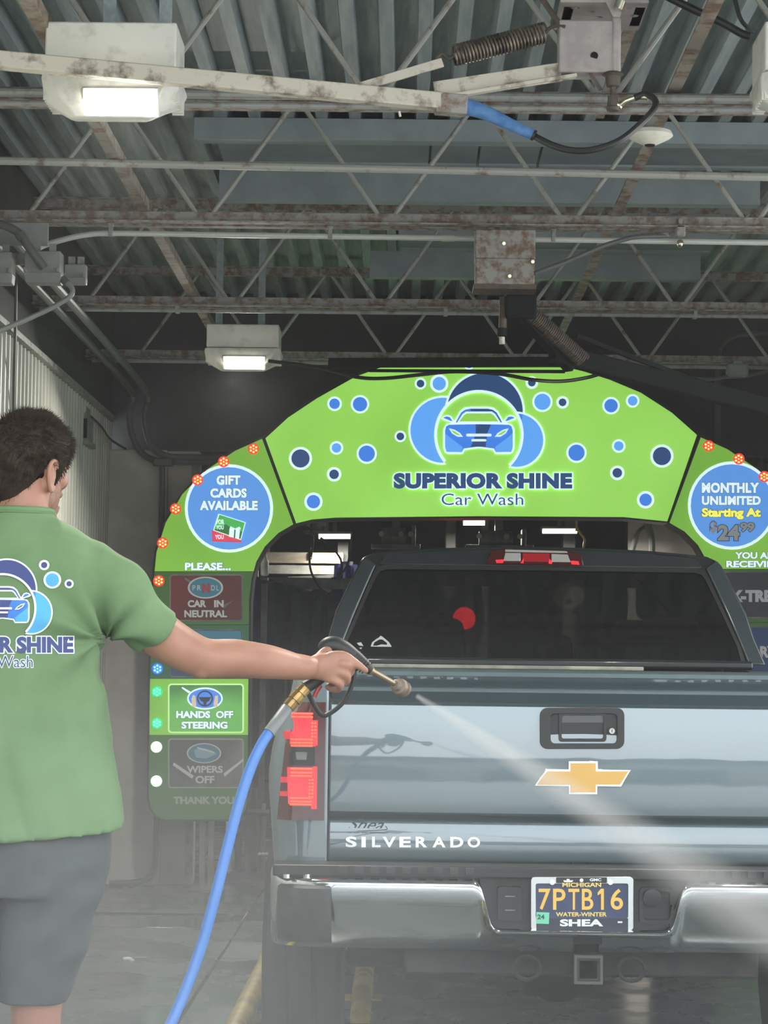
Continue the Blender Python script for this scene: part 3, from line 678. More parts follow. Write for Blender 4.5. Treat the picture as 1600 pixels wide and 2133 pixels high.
b3 = plaque('plaque', 350, 1424, 508, 1527, lit_box, glow('lit_pale_rim', (190, 230, 160), .8), 'lit green plaque about steering')
flat('wheel_oval', circ(427, 1455, 37, 32, 23), p_white, .010, b3); flat('wheel_oval', circ(427, 1455, 34, 32, 20), p_mid, .012, b3)
wr = glow('wheel_print', (34, 46, 60), .3)
ob('wheel_picture', B().prism([A(.014)(*p) for p in circ(427, 1455, 17, 28)], (0, 0, 0), [[A(.014)(*p) for p in circ(427, 1455, 13.5, 28)]]).prism([A(.0145)(*p) for p in [(414, 1452), (440, 1452), (436, 1460), (431, 1462), (429, 1471), (425, 1471), (423, 1462), (418, 1460)]], (0, 0, 0)), wr, b3, smooth=0, fix=False)
hd = glow('hand_print', (206, 186, 160), .7)
flat('hand_picture', [(400, 1472), (399, 1455), (402, 1447), (407, 1450), (409, 1468), (408, 1473)], hd, .014, b3); flat('hand_picture', [(446, 1473), (445, 1466), (448, 1450), (454, 1448), (454, 1460), (453, 1472)], hd, .014, b3)
flat('plaque_ray', [(380, 1431), (397, 1441), (393, 1444), (378, 1433)], p_white, .009, b3)
sign_text('lettering', 'HANDS', (367, 1481, 438, 1496), p_white, .014, b3, .05, p_outline, .03); sign_text('lettering', 'OFF', (450, 1481, 486, 1496), p_white, .014, b3, .04, p_outline, .03)
sign_text('lettering', 'STEERING', (378, 1503, 474, 1518), p_white, .014, b3, .045, p_outline, .03)
b4 = plaque('plaque', 350, 1538, 508, 1642, dim_grey, mat('faint_glow_pale_rim', (140, 146, 134), .5, emit=.3), 'grey plaque about wipers')
flat('plaque_ray', [(362, 1588), (404, 1616), (400, 1622), (360, 1594)], dim_white, .009, b4); flat('plaque_ray', [(466, 1611), (507, 1580), (507, 1585), (468, 1618)], dim_white, .009, b4)
flat('wiper_oval', circ(425, 1569, 36, 30, 21), dim_white, .010, b4); flat('wiper_oval', circ(425, 1569, 33, 30, 19), mat('dim_oval_blue', (78, 112, 134), .5, emit=.35), .012, b4)
flat('wiper_picture', [(404, 1562), (424, 1558), (440, 1563), (452, 1570), (430, 1580), (408, 1578)], mat('dim_window_print', (120, 150, 160), .5, emit=.35), .014, b4)
flat('wiper_picture', [(412, 1556), (446, 1566), (446, 1569), (410, 1559)], dim_white, .015, b4)
sign_text('lettering', 'WIPERS', (389, 1595, 464, 1610), dim_white, .013, b4, .04, p_outline, .02)
sign_text('lettering', 'OFF', (407, 1616, 447, 1632), dim_white, .013, b4, .04, p_outline, .02)
ob('lettering', put_text(B(), 'THANK YOU', (361, 1659, 488, 1675), A(.004), .05), mat('faint_glow_grey_lettering', (150, 158, 146), .5, emit=.3), t, smooth=0, fix=False)

# price disc
flat('disc_ring', circ(1525, 1053, 92, 40), p_white, .003, fr_); flat('disc', circ(1525, 1053, 86, 40), p_circle, .005, fr_)
sign_text('lettering', 'MONTHLY', (1462, 1005, 1582, 1027), p_white, .009, fr_, .055, p_outline, .025, 1.06)
sign_text('lettering', 'UNLIMITED', (1462, 1033, 1585, 1052), p_white, .009, fr_, .055, p_outline, .025, 1.06)
sign_text('lettering', 'Starting At', (1462, 1058, 1585, 1082), p_yellow, .009, fr_, .05, p_outline, .03)
sign_text('lettering', '$', (1479, 1086, 1493, 1112), p_grey, .009, fr_, .05, p_outline, .04)
sign_text('lettering', '24', (1495, 1093, 1541, 1126), p_grey, .009, fr_, .05, p_outline, .03)
sign_text('lettering', '99', (1542, 1088, 1572, 1108), p_grey, .009, fr_, .05, p_outline, .04)
sign_text('lettering', 'YOU ARE', (1531, 1150, 1622, 1164), p_white, .009, fr_, .045, p_outline, .03)
sign_text('lettering', 'RECEIVING', (1513, 1168, 1634, 1182), p_white, .009, fr_, .045, p_outline, .03)
b5 = plaque('plaque', 1505, 1190, 1660, 1288, dark_box, dim_grey, 'charcoal plaque with grey lettering')
sign_text('lettering', 'X-TREME', (1518, 1229, 1648, 1254), p_grey, .012, b5, .06)
b6 = plaque('plaque', 1505, 1304, 1660, 1402, dim_navy, dim_grey, 'dim navy plaque behind the truck cab')
sign_text('lettering', 'DRY', (1562, 1346, 1620, 1370), dim_white, .012, b6, .05)

# pixel lights: a round housing with a cluster of bright dots
def led(px, py, core, dots, lab):
    h = ob('pixel_light', B().lathe(A(.0)(px, py), (0, -1, 0), [(0, .036), (.012, .036), (.02, .03)], 20), core, t, label=lab)
    d = B()
    for k in range(6):
        a = k*math.pi/3+.5; d.ball(A(.022)(px+6.6*math.cos(a), py+6.6*math.sin(a)), .0075, 8, 5)
    d.ball(A(.022)(px, py), .006, 8, 5)
    ob('light_dots', d, dots, h, kind='stuff')
def E(n, c, e): return mat(n, c, .4, emit=e)
redc = E('red_light_core', (226, 60, 40), 1.0); redd = E('red_light_dots', (255, 196, 120), 1.6)
for x, y in ((528, 935), (466, 962), (412, 1000), (366, 1060), (339, 1131), (331, 1210), (329, 1300), (1476, 929), (1539, 956), (1592, 993), (1640, 1060)): led(x, y, redc, redd, 'glowing red pixel light')
led(328, 1393, E('blue_light_core', (20, 110, 226), 1.0), E('blue_light_dots', (150, 214, 255), 1.6), 'glowing blue pixel light')
grc = E('green_light_core', (20, 200, 120), 1.0); grd = E('green_light_dots', (120, 255, 210), 1.5)
for y in (1441, 1507): led(327, y, grc, grd, 'glowing green pixel light')
whc = E('white_light_core', (236, 252, 240), 1.2); whd = E('white_light_dots', (255, 255, 255), 2.0)
for y in (1556, 1627): led(326, y, whc, whd, 'glowing white pixel light')
# posts
alu = mat('dull_aluminium', (150, 150, 140), .45, metal=.3, c2=(120, 120, 112), scale=6)
for x0, x1_ in ((416, 429), (434, 447), (2006-447, 2006-434), (2006-429, 2006-416)):
    a = P(x0, 1700, DA+.1); c = P(x1_, 1700, DA+.1)
    ob('support_post', B().box(((a.x+c.x)/2, DA+.12, .33), (c.x-a.x, .05, .66)), alu, t, bevel=.004)
ob('post_foot', B().box((P(430, 1840, DA).x, DA+.12, .012), (.2, .14, .024)), alu, t); ob('post_foot', B().box((P(1576, 1840, DA).x, DA+.12, .012), (.2, .14, .024)), alu, t)
# ================================================================== pickup truck
YT = 7.11; XC = .563
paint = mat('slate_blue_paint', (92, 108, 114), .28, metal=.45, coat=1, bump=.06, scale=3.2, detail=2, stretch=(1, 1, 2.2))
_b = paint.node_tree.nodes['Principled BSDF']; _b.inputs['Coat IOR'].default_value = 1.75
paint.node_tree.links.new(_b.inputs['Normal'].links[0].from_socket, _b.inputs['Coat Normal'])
paint_shaded = mat('slate_blue_shaded_paint', (34, 40, 42), .35, metal=.2, coat=.3)  # truck paint again, darkened so the cab's shade sits in the colour
glass = mat('tinted_glass', (10, 12, 12), .03)
glass.node_tree.nodes['Principled BSDF'].inputs['Alpha'].default_value = .8
wglass = mat('clear_windscreen', (14, 16, 16), .03); wglass.node_tree.nodes['Principled BSDF'].inputs['Alpha'].default_value = .12
blk = mat('black_trim_plastic', (26, 28, 28), .42)
blk2 = mat('worn_black_step_plastic', (44, 47, 47), .5, c2=(58, 62, 62), scale=18)
chrome = mat('chrome', (208, 212, 214), .06, metal=1)
red_lens = mat('dark_red_lens', (70, 14, 18), .08, coat=.5)
red_lit = mat('lit_red_lens', (248, 40, 52), .25, emit=1.0)
red_mid = mat('half_lit_red_lens', (190, 44, 54), .2, emit=.45)
red_bead = mat('red_beads', (255, 84, 64), .3, emit=1.3)
clear_lens = mat('clear_lens', (206, 206, 200), .1, metal=.4)
tyre = mat('tyre_rubber', (34, 36, 36), .8, bump=.1, scale=30, c2=(42, 44, 44))
under = mat('underbody_black', (32, 34, 34), .7, c2=(52, 50, 46), scale=9)
gold = mat('brushed_gold', (208, 164, 84), .4, metal=.15, coat=.2)
T = thing('pickup_truck', 'wet slate blue pickup truck being rinsed, seen from its tailgate', 'truck', (XC, 9.5, 0))
TRUCK = T
def X(px, D=YT, py=1600): return P(px, py, D).x
def Zt(py, D=YT, px=1213): return P(px, py, D).z
def both(x): return (x, 2*XC-x)
prof = [(1396, -.05), (1398, -.03), (1400, -.012), (1403, .006), (1411, .0112), (1412, .0105), (1424, -.010), (1435, -.018), (1436.5, .004), (1444, .0092), (1445, .0085), (1456, -.012), (1467, -.024), (1470, -.006), (1474, .003), (1500, .010), (1540, .017), (1590, .022), (1640, .024), (1680, .023), (1696, .020), (1698, .016), (1706, -.006), (1713, -.018), (1716, -.002), (1722, .003), (1760, .008), (1790, .008), (1796, .004), (1799, -.012), (1803, -.014), (1808, -.02)]
def yout(py):
    for (a, ya), (b_, yb) in zip(prof, prof[1:]):
        if a <= py <= b_: return ya+(yb-ya)*(py-a)/(b_-a)
    return prof[-1][1]
XT0 = X(685)
def crown(x): return .022*((x-XC)/(XC-XT0))**2
cols = [XT0+(2*(XC-XT0))*k/24 for k in range(25)]
rows = []
for py, yo in prof:
    z = Zt(py); r = [Vector((x, YT-yo+crown(x), z)) for x in cols]
    r = [r[0]+Vector((0, .05, 0)), r[0]+Vector((.001, .004, 0))]+[r[0]+Vector((.006, 0, 0))]+r[1:-1]+[r[-1]+Vector((-.006, 0, 0)), r[-1]+Vector((-.001, .004, 0)), r[-1]+Vector((0, .05, 0))]
    rows.append(r)
tg = ob('tailgate', B().grid(rows), paint, T, smooth=25)
ob('tailgate_core', B().box((XC, YT+.07, (Zt(1400)+Zt(1806))/2), (2*(XC-XT0)+.02, .06, Zt(1400)-Zt(1806)-.02)), blk, T)
def S(px, py, e=0):                         # point on the tailgate skin, px about the truck's centre line
    p = P(px, py, YT); return Vector((p.x, YT-yout(py)+crown(p.x)-e, p.z))
# handle
yb = YT-.012
def SF(px, py, e): p = P(px, py, YT); return Vector((p.x, YT-.017-e, p.z))
hz = ob('handle_bezel', B().prism([SF(x, y, .012) for x, y in rrect(1124, 1474, 1299, 1559, 16, 6)], (0, .02, 0), [[SF(x, y, .012) for x, y in rrect(1146, 1486, 1284, 1548, 9, 5)]]), blk, T, bevel=.004)
ob('handle_pocket', B().prism([SF(x, y, -.002) for x, y in rrect(1140, 1482, 1290, 1552, 9, 5)], (0, .01, 0)), blk, T)
ob('handle_frame', B().prism([SF(x, y, .008) for x, y in rrect(1163, 1484, 1262, 1544, 6, 4)], (0, .012, 0), [[SF(x, y, .008) for x, y in rrect(1169, 1490, 1256, 1538, 5, 4)]]), blk, T, bevel=.001)
ob('handle_paddle', B().prism([SF(1169, 1489, .006), SF(1257, 1489, .006), SF(1257, 1505, .0), SF(1169, 1505, .0)], (0, .004, 0)), mat('satin_grey_paddle', (120, 122, 122), .3, metal=.5), T, bevel=.001)
lk = ob('tailgate_lock', B().cyl(SF(1273, 1522, .012), SF(1273, 1522, .017), .009, 18), chrome, T)
ob('key_slot', B().box(SF(1273, 1522, .0178), (.002, .001, .009)), hole_m, lk)
# gold emblem with chrome rim
em = [(1186, 1588), (1240, 1588), (1240, 1605), (1308, 1605), (1290, 1634), (1240, 1634), (1240, 1650), (1186, 1650), (1186, 1634), (1116, 1634), (1138, 1605), (1186, 1605)]
eo = grow(em, 5)
def SE(px, py, e): p = P(px, py, YT); return Vector((p.x, YT-.022-e, p.z))
e1 = ob('tailgate_emblem', B().prism([SE(x, y, .012) for x, y in eo], (0, .016, 0)), chrome, T, bevel=.003)
ob('emblem_face', B().prism([SE(x, y, .0145) for x, y in grow(em, -1)], (0, .004, 0)), gold, e1, bevel=.0015)
# chrome letters
for ch, a, c in (('S', 720, 743), ('I', 753, 762), ('L', 775, 793), ('V', 797, 825), ('E', 832, 856), ('R', 866, 890), ('A', 901, 928), ('D', 938, 965), ('O', 974, 1000)):
    ob('chrome_letter', put_text(B(), ch, (a, 1743, c, 1765), lambda px, py: S(px, py, .006), .03, thick=(0, .008, 0)), mat('bright_letter_chrome', (226, 230, 230), .3, metal=.35), T, smooth=20)
dk = mat('dealer_decal_ink', (50, 58, 62), .4)
def SD(px, py): q = S(px, 1722, .0012); return Vector((q.x, q.y, P(px, py, YT).z))
d1 = ob('decal_script', put_text(B(), 'Shea', (725, 1706, 800, 1729), lambda px, py: SD(px, py), .004, shear=.5), dk, T, smooth=0, fix=False)
ob('decal_flourish', B().tube(smooth_path([SD(742, 1732), SD(760, 1731), SD(785, 1730), SD(806, 1728), SD(803, 1721)]), .0014, 5), dk, T)
ob('decal_small_print', put_text(B(), '-- --- --- ---------', (725, 1734, 808, 1736), lambda px, py: S(px, py, .0012), .0), dk, T, smooth=0, fix=False, kind='stuff')
# hinges and seam hardware under the tailgate
for px in (712, 1190, 1222):
    ob('lower_seam', B().bar(S(px, 1797, .001), S(px+8, 1809, .001), .004, .003), blk, T)
# bed sides
lv = [(1404, 612), (1410, 606), (1440, 600), (1475, 588), (1520, 572), (1560, 562), (1600, 557), (1640, 556), (1700, 561), (1760, 566), (1806, 570)]
def side_rows(grow_=0, lv=lv, x0=683, front=9.35, tuck=0):
    rr = []
    for py, xo in lv:
        z = Zt(py, px=620)
        pts = [(x0, .03), (x0, .004), (x0-4, 0), (x0-40, 0), (xo+34, .004), (xo+18, .018), (xo+7, .045), (xo+1, .09), (xo, .15), (xo, .6), (xo, front-YT)]
        rr.append([(X(a), YT-.004+b_, z) for a, b_ in pts])
    return rr
for sg in (0, 1):
    rr = [[Vector((2*XC-x if sg else x, y-.0, z)) for x, y, z in r] for r in side_rows()]
    ob('bed_side', B().grid(rr), paint, T, smooth=30)
    # rail cap on the bed side
    xr0, xr1 = X(612), X(683)
    if sg: xr0, xr1 = 2*XC-xr1, 2*XC-xr0
    ob('bed_rail', B().box(((xr0+xr1)/2, (YT+9.3)/2+.02, Zt(1402, px=640)), (xr1-xr0, 9.3-YT-.04, .02)), blk, T, bevel=.006)
    # tail lamp, following the corner
    def LR(py, a, b_, e, n=8):
        z = Zt(py, px=620); xo = [q for p_, q in lv if p_ <= py][-1]; out = []
        for k in range(n+1):
            px = a+(b_-a)*k/n; d = px-xo
            y = 0 if d > 40 else .004+.09*((40-d)/40)**2.2
            x = X(px); out.append(Vector((2*XC-x if sg else x, YT-.004+y-e, z)))
        return out
    def patch(name, y0, y1, a0, b0, a1, b1, e, m, parent, n=6):
        rr = []
        for k in range(n+1):
            q = k/n; rr.append(LR(y0+(y1-y0)*q, a0+(a1-a0)*q, b0+(b1-b0)*q, e))
        b_ = B().grid(rr); back = [[p+Vector((0, .03, 0)) for p in r] for r in rr]
        b_.grid([r for r in back]).grid([rr[0], back[0]]).grid([rr[-1], back[-1]]).grid([[r[0] for r in rr], [r[0] for r in back]]).grid([[r[-1] for r in rr], [r[-1] for r in back]])
        return ob(name, b_, m, parent, smooth=30)
    tl = patch('tail_lamp', 1462, 1708, 602, 677, 578, 677, .010, red_lens, T, 10)
    patch('side_reflex', 1492, 1540, 583, 604, 581, 604, .013, red_mid, tl)
    up = patch('brake_lens', 1484, 1554, 606, 648, 603, 657, .014, red_lit, tl)
    patch('brake_lens', 1500, 1552, 648, 661, 648, 661, .0145, red_lit, tl, 3)
    rv = patch('reverse_lens', 1556, 1594, 602, 656, 602, 656, .013, blk, tl)
    patch('lamp_reflector', 1566, 1582, 616, 640, 618, 638, .016, mat('smoked_reflector', (120, 120, 118), .1, metal=.5), rv, 2)
    patch('brake_lens', 1598, 1674, 599, 653, 602, 652, .014, red_lit, tl)
    patch('brake_lens', 1596, 1684, 653, 661, 650, 661, .0145, red_lit, tl, 3)
    patch('side_reflex', 1618, 1630, 585, 600, 585, 600, .013, red_mid, tl, 2); patch('side_reflex', 1648, 1658, 584, 600, 584, 600, .013, red_mid, tl, 2)
    bd = B()
    for py in (1486, 1493, 1540, 1547, 1553, 1601, 1609, 1616, 1662, 1669, 1675):
        for k in range(12):
            px = 608+k*3.7; p = LR(py, px, px+.1, .016, 1)[0]; bd.ball(p, .0042, 6, 4)
    for py in range(1506, 1538, 7):
        for px in (650, 656): bd.ball(LR(py, px, px+.1, .017, 1)[0], .0045, 6, 4)
    for py in range(1624, 1660, 7):
        for px in (646, 652): bd.ball(LR(py, px, px+.1, .017, 1)[0], .0045, 6, 4)
    ob('lamp_beads', bd, red_bead, tl, kind='stuff')
# tonneau cover and bed head
ob('bed_cover', B().box((XC, (YT+9.2)/2+.06, Zt(1404)-.012), (2*(XC-X(676)), 9.2-YT-.14, .02)), mat('black_vinyl', (34, 36, 37), .45), T, bevel=.006)
zz = P(1128, 1384, 9.15).z
ob('bed_head_rail', B().box((XC, 9.12, zz+.004), (1.66, .08, .035)), paint_shaded, T, bevel=.012, seg=3)
ob('cover_front_rail', B().box((XC-.18, 8.4, P(1128, 1391, 8.4).z), (1.0, .03, .016)), alu, T, bevel=.004)

# cab
DC = 9.25
oh = [(664, 1380), (684, 1331), (700, 1276), (734, 1206), (750, 1174), (760, 1163), (778, 1155), (802, 1152), (900, 1144), (1000, 1140), (1128, 1138)]
wh = [(714, 1374), (721, 1340), (745, 1282), (780, 1200), (787, 1190), (800, 1186), (1128, 1185)]
ZC0 = P(1128, 1376, DC).z; TILT = .40
def cabpt(px, py, y=None, e=0):
    z = P(1128, py, DC).z; Y = (DC+TILT*(z-ZC0)) if y is None else y
    z = P(1128, py, Y).z; return Vector((P(px, py, Y).x, Y-e, z))
def sym(h): L = [cabpt(*p) for p in h]; return L+[Vector((2*XC-p.x, p.y, p.z)) for p in L[-2::-1]]
O_ = sym(oh); W_ = sym(wh)
cb = ob('cab', B().prism([p+Vector((0, .03, 0)) for p in O_], (0, 1.9, 0), [[p+Vector((0, .03, 0)) for p in W_]]), paint_shaded, T, smooth=40, bevel=.012, seg=3)
# rear pillars and roof edge, proud of the cab skin
def strip(out, inn, dy): return B().prism(out+inn[::-1], (0, dy, 0))
for sg in (0, 1):
    o2 = [cabpt(*p) for p in oh[:6]]; i2 = [cabpt(*p) for p in ((702, 1380), (712, 1350), (738, 1284), (762, 1228), (776, 1196), (784, 1180))]
    if sg: o2 = [Vector((2*XC-p.x, p.y, p.z)) for p in o2]; i2 = [Vector((2*XC-p.x, p.y, p.z)) for p in i2]
    ob('rear_pillar', strip([p+Vector((0, .0, 0)) for p in o2], [p+Vector((0, -.012, 0)) for p in i2], .05), mat('slate_half_shaded_paint', (62, 70, 73), .25, metal=.3, coat=.6), T, smooth=40, bevel=.008)  # pillar shade put into a mid-dark copy of the truck paint
ob('roof_rear_panel', B().prism(sym([(790, 1180), (802, 1158), (900, 1149), (1000, 1145), (1128, 1143)])+[], (0, .05, 0)), paint_shaded, T, smooth=40, bevel=.006)
gl = ob('rear_window', B().prism([p+Vector((0, .012, 0)) for p in sym([(706, 1378), (714, 1345), (740, 1285), (776, 1200), (784, 1186), (800, 1180), (1128, 1179)])], (0, .006, 0)), glass, T)
ob('window_seal', B().prism([p+Vector((0, .002, 0)) for p in sym([(706, 1378), (714, 1345), (740, 1285), (776, 1200), (786, 1184), (802, 1180), (1128, 1179)])], (0, .008, 0), [[p+Vector((0, .002, 0)) for p in sym([(716, 1372), (724, 1340), (748, 1284), (784, 1204), (792, 1193), (806, 1189), (1128, 1188)])]]), blk, T, smooth=0)
# windscreen far ahead, seats, mirror
wp = [p+Vector((0, 1.95, 0)) for p in W_]
ob('windscreen', B().prism(wp, (0, .006, 0)), wglass, T)
seat = mat('dark_seat_cloth', (24, 24, 25), .9)
for px in (850, 1390): 
    c = cabpt(px, 1350, DC+1.0)
    ob('front_seat', B().box(c+Vector((0, 0, -.12)), (.5, .16, .5)).box(c+Vector((0, .02, .22)), (.28, .1, .18)), seat, T, bevel=.05, seg=3)
for px in (905, 1128, 1350):
    c = cabpt(px, 1372, DC+.3)
    ob('headrest', B().box(c, (.26, .09, .2)), seat, T, bevel=.04, seg=3)
ob('lower_seat_back', B().box((XC, DC+.3, 1.2), (1.5, .14, .5)), seat, T, bevel=.03)
ob('mirror', B().box(cabpt(1100, 1290, DC+1.75), (.24, .03, .07)), blk, T, bevel=.015)
# window stickers
stw = mat('white_window_sticker', (206, 210, 208), .5, emit=.0)
def SG(px, py, e=0.0): p = cabpt(px, py); return Vector((p.x, p.y+.009-e, p.z))
pk = [(772, 1351), (775, 1342), (784, 1335), (789, 1332), (793, 1328), (798, 1331), (804, 1336), (810, 1341), (814, 1347), (816, 1351)]
ob('window_sticker', B().prism([SG(*p) for p in pk], (0, .001, 0), [[SG(*p) for p in ((777, 1349), (780, 1342), (790, 1336), (797, 1336), (806, 1343), (806, 1347), (795, 1346), (785, 1349))]]), stw, T, smooth=0, label='white outlined sticker in the window corner')
ob('window_sticker', B().prism([SG(*p) for p in ((743, 1344), (752, 1342), (757, 1350), (748, 1349))], (0, .001, 0)), stw, T, smooth=0, label='small white sticker')
ob('window_sticker', B().prism([SG(*p) for p in ((748, 1354), (754, 1353), (752, 1357))], (0, .001, 0)), stw, T, smooth=0)
# third brake lamp
def SB(px, py, e): p = cabpt(px, py); return Vector((p.x, p.y-e, p.z))
tb = ob('high_brake_lamp', B().prism([SB(*p, .02) for p in ((1014, 1176), (1020, 1150), (1050, 1144), (1182, 1146), (1210, 1153), (1216, 1178))], (0, .04, 0)), red_lens, T, bevel=.004)
ob('lamp_top_strip', B().prism([SB(*p, .024) for p in ((1052, 1146), (1180, 1148), (1182, 1152), (1052, 1151))], (0, .006, 0)), clear_lens, tb)  # pale clear strip along the top of the lamp
ob('cargo_lens', B().prism([SB(*p, .026) for p in ((1052, 1153), (1084, 1153), (1084, 1170), (1048, 1170))], (0, .01, 0)), clear_lens, tb, bevel=.002)
ob('cargo_lens', B().prism([SB(*p, .026) for p in ((1148, 1154), (1182, 1155), (1188, 1171), (1148, 1171))], (0, .01, 0)), clear_lens, tb, bevel=.002)
ob('centre_lens', B().prism([SB(*p, .024) for p in ((1088, 1153), (1144, 1153), (1144, 1171), (1088, 1171))], (0, .01, 0)), mat('red_brake_lens', (150, 24, 34), .15, emit=.25), tb, bevel=.002)
for q in ([(1032, 1168), (1050, 1167), (1047, 1174), (1034, 1174)], [(1086, 1171), (1090, 1164), (1090, 1174), (1084, 1174)], [(1142, 1174), (1144, 1164), (1150, 1173), (1148, 1175)], [(1188, 1168), (1204, 1169), (1206, 1176), (1190, 1175)]):
    ob('red_glow_lens', B().prism([SB(*p, .028) for p in q], (0, .01, 0)), red_lit, tb)

# bumper: chrome sheet lofted across the truck, notched for the plate
pa = [(1826, .10), (1833, .035), (1838, .012), (1843, .002), (1850, 0), (1868, .003), (1884, .010), (1894, .018), (1935, .052), (1975, .084), (1990, .115)]
pb_ = [(1936, .10), (1938, .035), (1940, .012), (1942, .002), (1945, 0), (1948, .003), (1952, .014), (1955, .024), (1966, .046), (1978, .072), (1992, .115)]
colsB = [(553, .30, 0), (555, .2, 0), (560, .13, 0), (572, .08, 0), (592, .045, 0), (625, .02, 0), (660, .006, 0), (700, 0, 0), (800, -.003, 0), (900, -.004, 0), (985, -.004, 0), (996, -.004, .04), (1003, -.004, .12), (1010, -.004, .32), (1017, -.004, .60), (1023, -.004, .82), (1029, -.004, .93), (1038, -.004, .985), (1050, -.004, 1), (1130, -.005, 1), (1213, -.005, 1)]
colsB = colsB+[(2426-p, y, q) for p, y, q in colsB[-2::-1]]
YB_ = 6.93
rows = []
for (a, ya), (c, yc) in zip(pa, pb_):
    r = []
    for px, yo, q in colsB:
        p = P(px, 1850, YB_); py = a+(c-a)*q; z = P(1213, py, YB_).z; r.append(Vector((p.x, YB_+yo+ya+(yc-ya)*q, z)))
    rows.append(r)
bu = ob('rear_bumper', B().grid(rows), chrome, T, smooth=50)
def SU(px, py, e=0): p = P(px, py, YB_); return Vector((p.x, YB_-e, P(1213, py, YB_).z))
for sg in (0, 1):
    rr = []
    for py, ins in ((1852, .012), (1858, .0), (1900, -.002), (1955, .006), (1968, .018), (1973, .03)):
        r = []
        for px, yo in ((574, .085), (584, .05), (600, .02), (630, .002), (660, -.006), (680, -.008), (688, -.004), (690, .012)):
            p = SU(px, py); x = 2*XC-p.x if sg else p.x
            r.append(Vector((x, YB_+yo+ins-.004, p.z)))
        rr.append(r)
    ob('corner_step', B().grid(rr), blk2, bu, smooth=50)
zt0, zt1 = Zt(1804, 6.98), Zt(1829, 6.98)
ob('bumper_top_pad', B().box((XC, 7.03, (zt0+zt1)/2-.004), (2*(XC-X(572, 6.98)), .14, zt0-zt1)), blk, T, bevel=.006)
for k in range(9):
    for sg in (0, 1):
        px = 715+k*33; p = P(px, 1818, 6.955); x = 2*XC-p.x if sg else p.x
        ob('pad_block', B().box((x, 6.957, P(1213, 1818, 6.955).z), (.026, .02, .018)), blk2, T)
for px in (598, 640):
    p = P(px, 1829, 6.95); ob('bumper_bolt', B().cyl(p, p+Vector((0, 0, .012)), .012, 10), chrome, T)
# plate recess
ob('plate_recess', B().prism([SU(x, y, -.07) for x, y in ((985, 1824), (1441, 1824), (1425, 1950), (1001, 1950))], (0, .02, 0)), blk, T)
cv = ob('socket_cover', B().prism([SU(x, y, -.045) for x, y in rrect(1038, 1852, 1090, 1924, 8)], (0, .03, 0)), blk, T, bevel=.004)
ob('cover_rib', B().box(SU(1064, 1872, .046-.09), (.03, .004, .003)), alu, cv); ob('cover_rib', B().box(SU(1064, 1901, .046-.09), (.03, .004, .003)), alu, cv)
ob('step_pocket', B().prism([SU(x, y, -.05) for x, y in rrect(1336, 1850, 1408, 1926, 10)], (0, .03, 0), [[SU(x, y, -.05) for x, y in rrect(1343, 1858, 1400, 1918, 8)]]), blk, T, bevel=.003)
ob('socket_ring', B().lathe(SU(1362, 1872, -.05), (0, -1, 0), [(0, .028), (.012, .028), (.014, .02)], 20), blk, T)
# licence plate
YP = 6.965
def SP(px, py, e=0): p = P(px, py, YP); return Vector((p.x, YP-e, p.z))
pz = ob('licence_plate', B().prism([SP(x, y) for x, y in rrect(1108, 1829, 1316, 1937, 5, 3)], (0, .003, 0)), mat('plate_navy', (44, 58, 96), .35, c2=(52, 66, 104), scale=20), T)
fr = ob('plate_frame', B().prism([SP(x, y, .008) for x, y in rrect(1106, 1826, 1319, 1938, 8, 4)], (0, .010, 0), [[SP(x, y, .008) for x, y in rrect(1116, 1840, 1308, 1912, 4, 3)]]), mat('chrome_plate_frame', (196, 200, 200), .2, metal=.85), T, bevel=.0015)
ob('frame_band', B().prism([SP(x, y, .0095) for x, y in rrect(1158, 1827, 1264, 1839, 2, 2)], (0, .002, 0)), blk, fr)
ob('frame_band', B().prism([SP(x, y, .0095) for x, y in ((1117, 1912), (1308, 1912), (1308, 1938), (1117, 1938))], (0, .002, 0)), mat('frame_navy', (34, 42, 62), .4), fr)
pw_ = mat('frame_white_letters', (224, 228, 226), .45, emit=.15)
ye = mat('plate_yellow', (236, 190, 84), .45, emit=.12); ye2 = mat('plate_pale_yellow', (232, 206, 110), .45, emit=.12)
def plate_text(s, bx, m, e, par, bold, nm='plate_lettering', sp=1): ob(nm, put_text(B(), s, bx, lambda a, c: SP(a, c, e), bold, 0, 0, sp), m, par, smooth=0, fix=False)
plate_text('MICHIGAN', (1171, 1838, 1252, 1847), ye2, .010, fr, .03)
for ch, a, c in (('7', 1122, 1147), ('P', 1152, 1178), ('T', 1184, 1207), ('B', 1212, 1236), ('1', 1246, 1260), ('6', 1272, 1298)):
    if ch != '1': plate_text(ch, (a, 1851, c, 1895), ye, .0015, pz, .012, 'plate_character')
ob('plate_character', B().prism([SP(x, y, .0015) for x, y in ((1252, 1851), (1258, 1851), (1258, 1895), (1252, 1895), (1252, 1861), (1245, 1865), (1245, 1859))], (0, 0, 0)), ye, pz, smooth=0, fix=False)
plate_text('WATER-WINTER', (1158, 1900, 1264, 1909), ye2, .0015, pz, .03)
plate_text('SHEA', (1166, 1914, 1256, 1929), pw_, .0105, fr, .045)
plate_text('GMC', (1228, 1829, 1252, 1835), pw_, .0105, fr, .04)
ob('frame_mark', B().prism([SP(x, y, .0105) for x, y in ((1173, 1833), (1180, 1833), (1180, 1830), (1186, 1830), (1186, 1833), (1194, 1833), (1191, 1837), (1175, 1837))], (0, 0, 0)), pw_, fr, smooth=0, fix=False)
ob('frame_mark', B().prism([SP(x, y, .0105) for x, y in circ(1211, 1833, 4, 12)], (0, 0, 0)), pw_, fr, smooth=0, fix=False)
ob('frame_mark', B().box(SP(1291, 1920, .0108), (.014, .001, .005)), pw_, fr)
